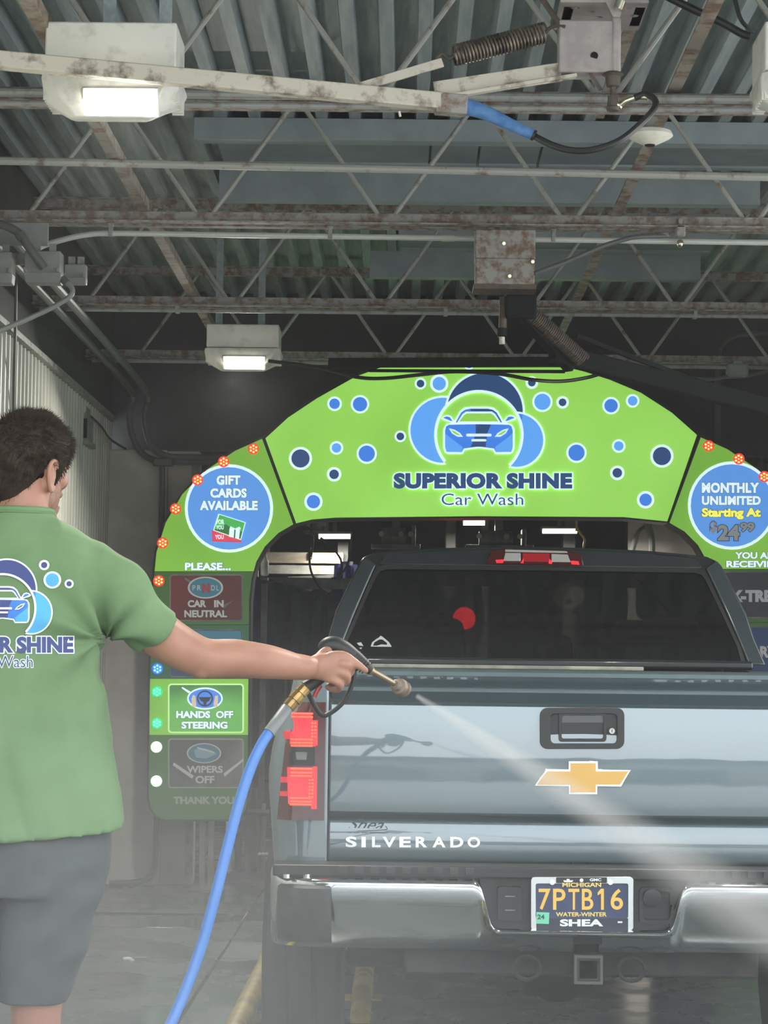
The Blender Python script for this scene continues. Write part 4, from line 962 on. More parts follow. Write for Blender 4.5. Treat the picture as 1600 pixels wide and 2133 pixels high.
stk = ob('plate_sticker', B().prism([SP(x, y, .011) for x, y in ((1117, 1899), (1144, 1900), (1143, 1924), (1117, 1923))], (0, .001, 0)), mat('mint_sticker', (120, 214, 176), .5), pz)
plate_text('24', (1119, 1904, 1134, 1914), mat('sticker_ink', (28, 76, 64), .5), .0122, stk, .03)
for px in (1150, 1271): ob('plate_screw', B().cyl(SP(px, 1837, .008), SP(px, 1837, .014), .008, 12), chrome, fr)
# hitch, spare, axle, wheels, exhaust
hc = P(1222, 2014, 7.05)
ob('hitch_receiver', B().prism([Vector((hc.x+dx, 6.98, hc.z+dz)) for dx, dz in ((-.036, -.036), (.036, -.036), (.036, .036), (-.036, .036))], (0, .3, 0), [[Vector((hc.x+dx, 6.98, hc.z+dz)) for dx, dz in ((-.026, -.026), (.026, -.026), (.026, .026), (-.026, .026))]]), under, T, smooth=0, bevel=.003)
ob('hitch_collar', B().prism([Vector((hc.x+dx, 6.975, hc.z+dz)) for dx, dz in ((-.044, -.044), (.044, -.044), (.044, .044), (-.044, .044))], (0, .03, 0), [[Vector((hc.x+dx, 6.975, hc.z+dz)) for dx, dz in ((-.034, -.034), (.034, -.034), (.034, .034), (-.034, .034))]]), mat('greasy_steel', (74, 76, 74), .45), T, smooth=0, bevel=.002)
ob('hitch_crossbar', B().box((XC, 7.2, hc.z), (1.1, .09, .09)), under, T, bevel=.01)
for dx in (-.18, .14): ob('chain_loop', B().tube([Vector((hc.x+dx+.04*math.cos(a), 7.08, hc.z-.01+.035*math.sin(a))) for a in [k*math.pi/8 for k in range(17)]], .007, 6), under, T)
def wheel_mesh(c, axis, R, w):
    return B().lathe(Vector(c)-Vector(axis)*w/2, axis, [(0, R*.62), (0, R*.9), (w*.06, R*.97), (w*.14, R), (w*.3, R), (w*.31, R-.012), (w*.36, R-.012), (w*.37, R), (w*.63, R), (w*.64, R-.012), (w*.69, R-.012), (w*.7, R), (w*.86, R), (w*.94, R*.97), (w, R*.9), (w, R*.62)], 40)
for x in (XC-.90, XC+.90):
    for y in (8.22, 11.95):
        wt = ob('tyre', wheel_mesh((x, y, .395), (1, 0, 0), .395, .27), tyre, T, smooth=30)
        ob('wheel_rim', B().cyl((x-.1, y, .395), (x+.1, y, .395), .25, 24), alu, wt)
ob('rear_axle', B().cyl((XC-.75, 8.22, .395), (XC+.75, 8.22, .395), .045, 14).ball((XC, 8.22, .395), (.16, .17, .16), 16, 10), under, T)
ob('spare_tyre', wheel_mesh((XC+.1, 7.72, .60), (0, 0, 1), .37, .22), tyre, T, smooth=30)
for sg in (-1, 1):
    ob('frame_rail', B().box((XC+sg*.5, 9.6, .68), (.08, 4.9, .14)), under, T)
    ob('leaf_spring', B().tube(smooth_path([(XC+sg*.56, 7.5, .60), (XC+sg*.56, 8.2, .46), (XC+sg*.56, 8.9, .60)]), .03, 6), under, T)
ob('exhaust_pipe', B().tube(smooth_path([(XC+.6, 9.5, .5), (XC+.62, 8.6, .58), (XC+.66, 7.8, .55), (XC+.8, 7.5, .5)]), .035, 12), under, T)
ob('bed_floor', B().box((XC, 8.35, .88), (1.6, 2.1, .06)), under, T)
# body ahead of the bed
cabm = paint
def ring(y, w, z0, z1, r=.12): return [Vector((XC+a, y, c)) for a, c in rrect(-w, z0, w, z1, r, 4)]
ob('cab_lower_body', B().loft([ring(9.4, .96, .5, 1.40), ring(9.6, .98, .5, 1.40), ring(11.2, .97, .5, 1.36), ring(12.2, .96, .5, 1.30), ring(12.75, .93, .52, 1.22), ring(12.9, .86, .56, 1.1)]), cabm, T, smooth=40)
for sg in (-1, 1):
    ob('front_pillar', B().bar((XC+sg*.62, 11.15, 1.85), (XC+sg*.84, 11.9, 1.35), .06, .07), paint_shaded, T)
    ob('door_mirror', B().box((XC+sg*1.05, 11.2, 1.33), (.18, .1, .2)), blk, T, bevel=.03)
# ================================================================== the washer, his clothes, the spray gun and hose
skin = mat('skin', (166, 120, 98), .5, c2=(154, 108, 88), scale=9, bump=.04)
skin.node_tree.nodes['Principled BSDF'].inputs['Subsurface Weight'].default_value = .08
skin.node_tree.nodes['Principled BSDF'].inputs['Subsurface Radius'].default_value = (.01, .004, .002)
stubble = mat('stubbled_skin', (146, 106, 86), .6, c2=(122, 92, 76), scale=160, detail=2)
shirt_m = mat('green_cotton', (97, 124, 84), .9, c2=(106, 133, 93), scale=5, bump=.05)
short_m = mat('charcoal_shorts_cloth', (68, 72, 71), .9, c2=(77, 81, 80), scale=6, bump=.06)
hair_m = mat('dark_brown_hair', (40, 32, 26), .7, c2=(54, 43, 34), scale=40, spec=.2)
DM = 5.2
def remesh(b, vox, it=5, disp=None):
    me = bpy.data.meshes.new('tmp'); me.from_pydata(b.v, [], b.f)
    bm = bmesh.new(); bm.from_mesh(me); bmesh.ops.recalc_face_normals(bm, faces=bm.faces); bm.to_mesh(me); bm.free()
    o = bpy.data.objects.new('tmp', me); COL.objects.link(o)
    r = o.modifiers.new('r', 'REMESH'); r.mode = 'VOXEL'; r.voxel_size = vox
    q = o.modifiers.new('s', 'SMOOTH'); q.iterations = it; q.factor = .5
    dg = bpy.context.evaluated_depsgraph_get(); e = o.evaluated_get(dg); m2 = bpy.data.meshes.new_from_object(e)
    out = B(); nr = [v.normal.copy() for v in m2.vertices]
    out.v = [v.co.copy() for v in m2.vertices]; out.f = [tuple(p.vertices) for p in m2.polygons]
    if disp: out.v = [p+n*disp(p) for p, n in zip(out.v, nr)]
    bpy.data.objects.remove(o); bpy.data.meshes.remove(me); bpy.data.meshes.remove(m2); return out
def limb(b, pts, n=16):                     # pts: (px, py, depth, radius)
    ps = [P(a, c, d) for a, c, d, r in pts]; rs = [q[3] for q in pts]
    sp = smooth_path(ps, 5); sr = []
    for i in range(len(rs)-1):
        for k in range(5): sr.append(rs[i]+(rs[i+1]-rs[i])*k/5)
    sr.append(rs[-1]); b.tube(sp, sr, n); b.ball(ps[0], rs[0]*.99, 14, 10); b.ball(ps[-1], rs[-1]*.99, 14, 10)
def zrow(py, px=20, D=DM): return P(px, py, D).z
man = thing('person', 'man seen from behind in green printed T-shirt and dark shorts, aiming a spray gun', 'person', (P(5, 1700, DM).x, DM, 0))
bd = B()
# trunk, neck
def oval(px, py, hw, dp, D=DM, n=28, p=2.4):
    c = P(px, py, D); w = hw/F*D; out = []
    for k in range(n):
        a = 2*math.pi*k/n; ca, sa = math.cos(a), math.sin(a)
        out.append(c+Vector((w*math.copysign(abs(ca)**(2/p), ca), dp*math.copysign(abs(sa)**(2/p), sa), 0)))
    return out
bd.loft([oval(0, 1150, 190, .09), oval(0, 1250, 185, .11), oval(0, 1400, 165, .11), oval(2, 1560, 165, .11), oval(2, 1700, 175, .12), oval(2, 1860, 170, .11)])
bd.loft([oval(30, 1160, 130, .08), oval(36, 1110, 85, .075), oval(42, 1078, 60, .064, DM+.005, p=2), oval(48, 1040, 56, .062, DM+.01, p=2), oval(54, 1000, 56, .064, DM+.015, p=2)])
limb(bd, [(-150, 1165, DM, .06), (-195, 1205, DM, .062), (-225, 1340, DM-.02, .052), (-240, 1480, DM-.03, .044), (-240, 1580, DM+.03, .044), (-232, 1690, DM+.1, .031)])
limb(bd, [(-232, 1700, DM+.1, .03), (-230, 1740, DM+.12, .038), (-228, 1775, DM+.13, .032)])
for k in range(4): limb(bd, [(-246+k*11, 1780, DM+.125, .010), (-246+k*11, 1815, DM+.14, .0095), (-242+k*10, 1842-abs(k-1.5)*6, DM+.165, .008)], 8)
limb(bd, [(-216, 1735, DM+.14, .013), (-204, 1768, DM+.17, .011), (-204, 1795, DM+.18, .0095)], 8)
# reaching arm
limb(bd, [(150, 1165, DM, .065), (195, 1205, DM+.02, .066), (290, 1288, DM+.08, .058), (360, 1340, DM+.12, .053), (425, 1370, DM+.145, .0465), (490, 1372, DM+.18, .0465), (560, 1379, DM+.225, .041), (612, 1388, DM+.262, .0325), (640, 1391, DM+.28, .030)], 20)
bd.ball(P(418, 1392, DM+.135), .026, 12, 8)
# hand round the grip
HD = DM+.30
bd.ball(P(670, 1389, HD), (.038, .021, .034), 16, 10); bd.ball(P(694, 1390, HD+.002), (.032, .021, .040), 16, 10)
bd.ball(P(655, 1391, HD-.006), (.03, .02, .030), 14, 8)
fing = [[(690, 1366, 0, .0125), (717, 1366, -.004, .0120), (741, 1381, .0, .0102), (762, 1397, .004, .0082)],
        [(694, 1384, 0, .0125), (723, 1384, -.010, .0125), (731, 1399, .026, .0108), (716, 1405, .056, .010), (702, 1400, .058, .009)],
        [(690, 1400, 0, .0120), (717, 1403, -.008, .0122), (722, 1419, .026, .0105), (706, 1422, .054, .0098), (694, 1416, .056, .0088)],
        [(680, 1412, 0, .0112), (704, 1421, -.004, .0112), (706, 1435, .026, .0095), (692, 1436, .05, .009), (682, 1430, .052, .008)],
        [(660, 1376, .004, .0135), (676, 1358, .026, .0125), (700, 1350, .05, .011), (722, 1358, .06, .0092)]]
for q in fing: limb(bd, [(a, c, HD+d, r) for a, c, d, r in q], 10)
# legs and feet
for lx, sg in ((88, 1), (-88, -1)):
    limb(bd, [(lx*.9, 1800, DM, .085), (lx+6*sg, 1900, DM, .082), (lx-10*sg, 2060, DM-.005, .06), (lx-14*sg, 2190, DM, .052), (lx-10*sg, 2300, DM-.02, .054), (lx-6*sg, 2480, DM, .036), (lx-4*sg, 2590, DM, .034)], 18)
# head
a40 = math.radians(53); fd = Vector((math.cos(a40), math.sin(a40), -.10)).normalized(); rd = Vector((math.sin(a40), -math.cos(a40), 0)); ud = rd.cross(fd)
Hc = P(57, 975, DM+.03); HR = Matrix((fd, rd, ud)).transposed()
def H(f, r, u): return Hc+fd*f+rd*r+ud*u
def he(f, r, u, a, b_, c, n=20, m=14): bd.ball(H(f, r, u), (a, b_, c), n, m, HR)
he(0, 0, .02, .098, .077, .098, 28, 18); he(.034, 0, -.05, .056, .058, .078); he(.062, 0, -.105, .034, .034, .026)
for s_ in (-1, 1):
    he(.012, .05*s_, -.066, .034, .02, .034); he(.066, .03*s_, -.018, .028, .03, .026)
    he(.083, .026*s_, .016, .014, .026, .010)
    he(.0, .077*s_, -.026, .016, .008, .032); he(-.004, .082*s_, -.012, .016, .006, .018)
he(.092, 0, -.028, .016, .011, .026); he(.100, 0, -.045, .014, .016, .011); he(.09, 0, -.078, .012, .024, .007); he(.088, 0, -.088, .012, .022, .008)
body_b = remesh(bd, .0045, 4)
body = ob('body', body_b, skin, man, smooth=180, fix=False)
# ears: rim and lobe
for s_ in (-1, 1):
    er = [H(.012, .083*s_, -.046), H(-.002, .087*s_, -.058), H(-.016, .092*s_, -.035), H(-.020, .094*s_, -.008), H(-.010, .092*s_, .010), H(.006, .088*s_, .010), H(.013, .083*s_, -.004)]
    ob('ear', remesh(B().tube(smooth_path(er), .0052, 8).ball(H(-.003, .083*s_, -.022), (.016, .006, .030), 12, 8, HR).ball(H(.002, .085*s_, -.050), (.008, .006, .010), 10, 6, HR), .0025, 3), skin, man, smooth=180, fix=False)
    ob('eye', B().ball(H(.079, .031*s_, -.006), .0125, 14, 10), mat('eye_white', (230, 226, 220), .2), man)
    ob('eyebrow', B().tube(smooth_path([H(.094, .014*s_, .022), H(.09, .034*s_, .028), H(.078, .052*s_, .022)]), .005, 6), hair_m, man)
# stubble: a thin patch over jaw and cheek, lifted off the skin
bv = BVHTree.FromPolygons(body_b.v, body_b.f)
def skin_patch(fn_keep, e):
    keep = [i for i, p in enumerate(body_b.v) if fn_keep(p)]
    ks = set(keep); b_ = B(); idx = {}
    fs = [f for f in body_b.f if all(i in ks for i in f)]
    nrm = {}
    for f in fs:
        q = [body_b.v[i] for i in f]; n_ = (q[1]-q[0]).cross(q[2]-q[0])
        for i in f: nrm[i] = nrm.get(i, Vector())+n_
    for i in nrm: idx[i] = len(b_.v); b_.v.append(body_b.v[i]+nrm[i].normalized()*e)
    b_.f = [tuple(idx[i] for i in f) for f in fs]; return b_
def loc(p): d = p-Hc; return d.dot(fd), d.dot(rd), d.dot(ud)
def jaw(p):
    f, r, u = loc(p)
    return -.128 < u < -.035+.2*(f-.05)-.012*noise.noise(p*60) and f > .012+.3*max(0, -u-.08) and abs(r) < .08 and (p-Hc).length < .16
st = skin_patch(jaw, .0006)
if st.f: ob('beard_stubble', st, stubble, man, smooth=180, fix=False)

# hair: shell with a ragged hairline plus short strands
def hairline(th):                           # th: 0 = face, pi/2 = side, pi = nape
    t = abs(th)
    pts = [(0, .072), (.5, .066), (.85, .045), (1.15, .0), (1.35, -.03), (1.48, -.026), (1.6, .008), (1.85, .0), (2.1, -.036), (2.5, -.078), (3.15, -.094)]
    for (a, x), (c, y) in zip(pts, pts[1:]):
        if a <= t <= c: return x+(y-x)*(t-a)/(c-a)
    return -.085
hb = B(); rings = []; NN = 72; MM = 26
def hair_pt(th, q):                         # q 0 = hairline, 1 = crown
    u0 = hairline(th)-.02; u = u0+(.122-u0)*math.sin(q*math.pi/2)
    k = max(0.0, 1-((u-.02)/.104)**2)**.5 if u > .02 else (1-((u-.02)/.16)**2)**.5
    th_ = .0015+.0165*min(1, q*3.5)+.010*max(0, math.cos(th))*min(1, q*1.5)
    f = (.098*k+th_*(.3+.7*k))*math.cos(th); r = (.077*k+th_*(.3+.7*k))*math.sin(th)
    if u < -.0: f -= .0
    p = H(f, r, u+.02*.0); nn = noise.noise(p*34)*.005+noise.noise(p*90)*.003
    d = (p-H(0, 0, .0)).normalized(); return p+d*nn*min(1, q*4), d
for j in range(MM+1): rings.append([hair_pt(-math.pi+2*math.pi*k/NN, j/MM)[0] for k in range(NN)])
hb.loft(rings, True)
hr = ob('hair', hb, hair_m, man, smooth=60, fix=False)
sb = B()
for i in range(13000):
    th = random.uniform(-math.pi, math.pi); q = random.random()**.7
    p, d = hair_pt(th, q); fw = H(.12, 0, .14)-p; dirn = (d*.42+fw.normalized()*.5*q+Vector((0, 0, -1))*(1-q)*.9+Vector((random.uniform(-.4, .4), random.uniform(-.4, .4), random.uniform(-.3, .3)))).normalized()
    L = random.uniform(.010, .018)*(1+q*.7); w = dirn.cross(d)
    if w.length < 1e-4: continue
    w = w.normalized()*.0009; a = p-d*.002
    sb.add([a-w, a+w, a+dirn*L*.6+d*.001, a+dirn*L], [(0, 1, 2), (0, 2, 3), (1, 3, 2)])
ob('hair_strands', sb, hair_m, hr, smooth=0, fix=False, kind='stuff')

# T-shirt
tb = B()
tb.loft([oval(36, 1064, 74, .077, DM+.005, p=2), oval(34, 1078, 84, .083, p=2), oval(24, 1094, 126, .095, p=2.2), oval(12, 1120, 186, .110), oval(4, 1155, 220, .124), oval(2, 1200, 222, .132), oval(0, 1300, 215, .136), oval(-1, 1400, 212, .138), oval(-2, 1500, 228, .144), oval(-2, 1600, 245, .152), oval(-2, 1680, 256, .158),
         [p+Vector((0, 0, -.034*max(0, -(p.y-DM)/.16)-.004)) for p in oval(-2, 1706, 261, .162)]])
def sleeve(pts):
    ps = smooth_path([P(a, c, d) for a, c, d, r in pts], 5); rs = [q[3] for q in pts]; sr = []
    for i in range(len(rs)-1): sr += [rs[i]+(rs[i+1]-rs[i])*k/5 for k in range(5)]
    tb.tube(ps, sr+[rs[-1]], 24)
sleeve([(120, 1178, DM, .075), (180, 1200, DM+.01, .092), (232, 1236, DM+.045, .087), (280, 1278, DM+.075, .075), (326, 1321, DM+.105, .0655)])
sleeve([(-130, 1178, DM, .075), (-190, 1205, DM, .092), (-222, 1280, DM-.005, .085), (-236, 1400, DM-.015, .072)])
def folds(p):
    q = p-Vector((0, DM, 0)); a = 0
    ph = P(215, 1330, DM); d = p-ph; r = math.hypot(d.x, d.z); an = math.atan2(d.z, d.x)
    a += .012*math.exp(-(r/.2)**2)*math.sin(an*7+noise.noise(p*6)*2.2)
    a += .016*abs(noise.noise(Vector((p.x*9+p.z*2.2, p.y*7, p.z*1.6))))*min(1, max(0, (1.62-p.z)*2.2))-.002
    a += .005*noise.noise(Vector((p.x*5, p.y*5, p.z*9)))+.004*noise.noise(Vector((p.x*14-p.z*9, p.y*12, p.z*12)))
    return a
shirt_b = remesh(tb, .006, 5, folds)
sh = ob('t_shirt', shirt_b, shirt_m, man, smooth=180, fix=False)
ob('collar_rib', B().tube(smooth_path([p+Vector((0, 0, .002)) for p in oval(36, 1068, 73, .077, DM+.005, n=20, p=2)]+[oval(36, 1068, 73, .077, DM+.005, n=20, p=2)[0]]), .009, 8), shirt_m, sh)
# print on the back, wrapped onto the cloth
sv = BVHTree.FromPolygons(shirt_b.v, shirt_b.f)
pal = {'W': mat('shirt_print_white', (226, 236, 230), .8), 'D': mat('shirt_print_navy', (66, 74, 124), .8), 'L': mat('shirt_print_sky', (84, 164, 208), .8), 'M': mat('shirt_print_blue', (66, 122, 204), .8), 'G': shirt_m}
def wrap(name, b_, m, e):
    bm = bmesh.new(); vs = [bm.verts.new(p) for p in b_.v]
    for f in b_.f:
        try: bm.faces.new([vs[i] for i in f])
        except ValueError: pass
    for _ in range(6):
        lg = [q for q in bm.edges if q.calc_length() > .014]
        if not lg: break
        bmesh.ops.subdivide_edges(bm, edges=lg, cuts=1); bmesh.ops.triangulate(bm, faces=bm.faces)
    out = B()
    for i, v in enumerate(bm.verts):
        v.index = i; d = v.co-Vector((0, 0, HC)); d.normalize()
        h = sv.ray_cast(Vector((0, 0, HC)), d); p = h[0] if h[0] is not None else v.co
        n_ = h[1] if h[0] is not None else -d
        out.v.append(p-d*e)
    out.f = [tuple(v.index for v in f.verts) for f in bm.faces]; bm.free()
    return ob(name, out, m, sh, smooth=180, fix=False)
def SHM(u, v): return P(110+(u-1237)*.2185, 1163+(v-150)*.225, DM-.1)
def px2(x, y): return P(x, y, DM-.1)
for i, (c, pl_) in enumerate(crescents()): wrap('shirt_print', B().prism([SHM(*p) for p in pl_], (0, 0, 0)), pal[c], .0016+.0003*i)
for i, (c, pl_) in enumerate(car()): wrap('shirt_print', B().prism([SHM(*p) for p in pl_], (0, 0, 0)), pal[c], .0018+.00025*i)
for x, y, r, q, c in ((92, 1177, 11, 6.5, 'D'), (109, 1208, 18.5, 14, 'L'), (144, 1216, 9.5, 5.5, 'D'), (-75, 1177, 11, 6.5, 'D')):
    wrap('shirt_bubble', B().prism([px2(*p) for p in circ(x, y, r, 24, r*.97)], (0, 0, 0)), pal['W'], .0018); wrap('shirt_bubble', B().prism([px2(*p) for p in circ(x, y, q, 20)], (0, 0, 0)), pal[c], .0024)
for s, bx, bo, og in (('SUPERIOR SHINE', (-169, 1326, 153, 1360), .05, .055), ('Car Wash', (-62, 1366, 68, 1390), -.004, .05)):
    wrap('shirt_lettering', put_text(B(), s, bx, px2, bo, og), pal['W'], .0018); wrap('shirt_lettering', put_text(B(), s, bx, px2, bo), pal['D'], .003)

# shorts and shoes
sb_ = B()
sb_.loft([oval(0, 1660, 215, .135), oval(2, 1740, 228, .148), oval(2, 1800, 226, .152), oval(0, 1860, 212, .14)])
for sg in (1, -1):
    def o2(px, py, hw, dp): return oval(px*sg+(2 if sg > 0 else 0), py, hw, dp, p=2.2)
    sb_.loft([o2(110, 1780, 112, .125), o2(106, 1850, 110, .122), o2(100, 1900, 102, .115), o2(92, 1990, 88, .1), o2(78, 2060, 72, .086), o2(68, 2087, 66, .08)])
def sfold(p):
    a = .008*noise.noise(Vector((p.x*7+p.z*9, p.y*7, p.z*9-p.x*7)))
    d = p-P(90, 1880, DM); a += .006*math.exp(-(d.length/.16)**2)*math.sin((d.z*1.4-d.x)*46)
    return a
ob('shorts', remesh(sb_, .0065, 4, sfold), short_m, man, smooth=180, fix=False)
for lx, sg in ((84, 1), (-84, -1)):
    c = P(lx, 2640, DM); c.z = 0
    ob('shoe', remesh(B().loft([[c+Vector((w*x_, y_, z_)) for x_, y_ in ((-1, -.09), (1, -.09), (1.1, .05), (.8, .17), (0, .2), (-.8, .17), (-1.1, .05))] for w, z_ in ((.046, .012), (.05, .02), (.046, .06), (.036, .095))]), .006, 3), blk, man, smooth=180, fix=False)
    ob('sock', B().cyl(c+Vector((0, -.02, .08)), c+Vector((0, -.01, .2)), .042, 16), mat('grey_sock', (150, 150, 148), .9), man)

# ---- spray gun held in the fist
gd = HD+.028
gun = thing('spray_gun', 'black pressure washer gun with steel lance gripped by the man', 'spray gun', P(700, 1370, gd))
def gp(px, py, d=0): return P(px, py, gd+d)
ob('gun_body', B().tube(smooth_path([gp(668, 1356, .02), gp(690, 1345, .022), gp(717, 1355, .024), gp(746, 1375, .03), gp(773, 1398, .036)]), [.013, .016, .019, .021, .0225, .0235, .024, .0245, .025, .025, .0245, .024, .0235, .0225, .0215, .0205, .0195, .0185, .018, .017, .016, .015, .0135, .012, .010], 14), blackrub, gun)
for k in range(6):
    c = gp(738+k*5, 1373+k*3.7, .03); ob('grip_ridge', B().lathe(c, gp(772, 1400)-gp(738, 1373), [(-.0015, .0240-.0013*k), (.0015, .0240-.0013*k)], 14), blackrub, gun)
ob('gun_grip', B().tube(smooth_path([gp(712, 1368, .02), gp(690, 1392, .02), gp(662, 1415, .008), gp(636, 1432, -.002)]), .0155, 12), blackrub, gun)
ob('trigger', B().tube(smooth_path([gp(668, 1428, .01), gp(660, 1440, .006), gp(655, 1452, .006)]), .006, 8), mat('red_trigger', (150, 34, 40), .4), gun)
ob('trigger_guard', B().tube(smooth_path([gp(738, 1384, .03), gp(737, 1412, .03), gp(728, 1440, .03), gp(712, 1466, .03), gp(690, 1484, .03), gp(672, 1490, .028), gp(656, 1470, .02), gp(640, 1440, .004)]), .0058, 8), blackrub, gun)
brass = mat('worn_brass', (186, 156, 96), .35, metal=.7, c2=(150, 122, 76), scale=30)
A0 = gp(638, 1430, -.004); A1 = gp(596, 1478, -.02); dv = (A1-A0)
ob('brass_coupling', B().lathe(A0, dv, [(0, .012), (.004, .016), (.022, .0165), (.023, .013), (.026, .013), (.027, .018), (.045, .018), (.046, .014), (.049, .014), (.05, .0165), (.066, .0165), (.07, .013)], 12), brass, gun, smooth=20)
lance = mat('scuffed_lance_steel', (150, 134, 112), .35, metal=.75)
L0 = gp(766, 1393, .034); L1 = P(832, 1430, 5.66); L2 = P(866, 1448, 5.74)
ob('brass_collar', B().lathe(L0, L1-L0, [(0, .007), (.002, .0115), (.012, .0115), (.014, .007)], 12), brass, gun)
ob('lance_tube', B().cyl(L0, L1, .0072, 12), lance, gun)
nz = mat('tan_nozzle', (128, 112, 98), .5, c2=(108, 94, 82), scale=30)
ob('lance_nozzle', B().lathe(P(822, 1425, 5.64), L2-L1, [(0, .009), (.006, .014), (.012, .011), (.018, .013), (.02, .02), (.034, .021), (.036, .017), (.042, .017), (.044, .021), (.056, .019), (.058, .012), (.068, .009)], 16), nz, gun, smooth=25)
# ---- blue hose
hose_m = mat('blue_hose', (70, 122, 192), .4)
hp = smooth_path([A1+dv*-.05, P(578, 1503, 5.47), P(548, 1545, 5.44), P(522, 1600, 5.42), P(496, 1680, 5.4), P(470, 1780, 5.38), P(445, 1880, 5.36), P(418, 1975, 5.35), P(385, 2065, 5.33), P(348, 2150, 5.3), P(300, 2250, 5.26), P(250, 2380, 5.2), P(230, 2520, 5.1), Vector((-.66, 4.9, .03)), Vector((-.7, 4.6, .016)), Vector((-.9, 4.2, .016)), Vector((-1.3, 4.0, .016))], 8)
hs = thing('pressure_hose', 'blue pressure hose hanging in a curve from the spray gun', 'hose', (-.66, 4.9, 0))
ob('hose_line', B().tube(hp, .0132, 12), hose_m, hs)
cf = smooth_path([A1+dv*-.02, P(578, 1503, 5.47), P(560, 1527, 5.45)], 6)
ob('hose_cuff', B().tube(cf, .0155, 12), mat('grey_hose_cuff', (120, 122, 120), .5), hs)
# ================================================================== guide rails, tunnel machinery, water
yel = mat('worn_yellow_paint', (206, 182, 84), .5, c2=(168, 146, 72), scale=7)
def guide(x, y0, y1, lab):
    t = thing('guide_rail', lab, 'rail', (x, y0, 0))
    ob('rail_tube', B().tube([(x, y0, .02), (x, y0+.25, .075), (x, y0+.5, .085), (x, y1, .085)], .042, 16), yel, t)
    n = int((y1-y0-1)/1.5)
    for k in range(n+1):
        y = y0+.7+k*1.5
        ob('rail_foot', B().box((x, y, .022), (.05, .06, .044)).box((x, y, .005), (.16, .14, .01)), yel, t)
    return t
guide(-.60, 5.6, 14.0, 'yellow tyre guide rail on the floor outside the truck')
guide(-.155, 9.2, 14.0, 'yellow tyre guide rail ending under the chrome bumper')
tag(ob('foam_blob', remesh(B().ball(G(265, 2000)+Vector((0, 0, .004)), (.027, .034, .012), 16, 8).ball(G(275, 2003)+Vector((0, 0, .004)), (.014, .016, .010), 12, 6), .003, 3), mat('white_foam', (226, 230, 224), .6), smooth=180, fix=False), 'small blob of white foam on the wet floor joint', 'foam')
drain = thing('floor_drain', 'flat dark drain strip across the wet floor beside the man', 'drain', G(420, 1905))
ob('drain_frame', B().box(G(330, 1905)+Vector((0, 0, .003)), (.8, .05, .008)), under, drain)

navy_cloth = mat('navy_wash_cloth', (26, 36, 50), .8, c2=(18, 24, 32), scale=12)
blue_cloth = mat('blue_wash_cloth', (30, 44, 92), .8)
ss = mat('stainless_sheet', (176, 168, 150), .3, metal=.8, c2=(150, 140, 122), scale=5, stretch=(1, 1, 4))
mach = mat('machine_grey', (96, 98, 94), .5, c2=(74, 74, 70), scale=8)
mt = thing('cloth_wash_curtain', 'dark navy heap of wet wash cloth strips beside the cab', 'wash curtain', P(610, 1700, 16.6))
random.seed(3)
for k in range(46):
    q = k/45; px = 522+q*206; top = 1206+q*56+random.uniform(-8, 8); D = 16.1+random.uniform(0, .7)
    a = P(px, top, D); pts = [a+Vector((random.uniform(-.03, .03)*i, random.uniform(-.05, .05)*i, -(a.z-.35)*i/6)) for i in range(7)]
    w = random.uniform(.045, .075); b = B()
    b.loft([[p+Vector((-w, 0, 0)), p+Vector((0, -.03, .01)), p+Vector((w, 0, 0)), p+Vector((0, .012, 0))] for p in pts])
    ob('cloth_strip', b, navy_cloth if random.random() < .85 else blue_cloth, mt)
ob('curtain_frame', B().box(P(620, 1215, 17.0), (1.1, .1, .08)).box(P(525, 1500, 17.0), (.06, .06, 3.0)), mach, mt)
t = thing('blue_brush', 'blue cloth bundle hanging above the navy wash curtain', 'brush', P(722, 1250, 17.1))
for k in range(16):
    px = 702+k*2.6; a = P(px, 1178+random.uniform(-4, 4), 17.1+random.uniform(-.1, .1))
    ob('cloth_strip', B().loft([[a+Vector((dx*.02*(1+i*.3), dy*.02, -.14*i)) for dx, dy in ((-1, 0), (0, -1), (1, 0), (0, 1))] for i in range(6)]), blue_cloth, t)
ob('brush_core', B().cyl(P(722, 1170, 17.1), P(722, 1420, 17.1), .05, 12), mach, t)
def machine(name, lab, cat, px, py, D): return thing(name, lab, cat, P(px, py, D))
t = machine('steel_crossbeam', 'bright stainless crossbeam seen under the arch beside the cab', 'beam', 640, 1160, 17.6)
a = P(548, 1150, 17.6); c = P(716, 1175, 17.6)
ob('beam_face', B().box(((a.x+c.x)/2, 17.6, (a.z+c.z)/2), (c.x-a.x, .09, a.z-c.z)), ss, t, bevel=.004)
ob('beam_lower_lip', B().box(((a.x+c.x)/2, 17.58, c.z-.05), (c.x-a.x, .06, .07)), mach, t, bevel=.004)
ob('beam_joint', B().box(P(711, 1162, 17.54), (.012, .02, a.z-c.z)), mach, t)
ob('beam_bracket', B().box(P(646, 1157, 17.53), (.03, .04, .05)), blk, t, bevel=.004)
for px in (550, 714): ob('beam_post', B().box((P(px, 1200, 17.7).x, 17.7, 1.2), (.08, .08, 2.4)), mach, t)
t = machine('spray_bottle_holder', 'small white canister on the frame beside the navy wash curtain', 'canister', 551, 1180, 15.67)
ob('canister_body', B().lathe(P(551, 1200, 15.67), (0, 0, 1), [(0, .02), (.01, .028), (.1, .028), (.12, .016), (.15, .012)], 16), white_enamel, t)
ob('canister_bracket', B().box(P(551, 1206, 15.72), (.05, .12, .02)).box((P(551, 1206, 15.75).x, 15.75, 1.0), (.04, .04, 2.0)), mach, t)
glow_tube = mat('tunnel_tube_glow', (255, 250, 225), .4, emit=2.2)
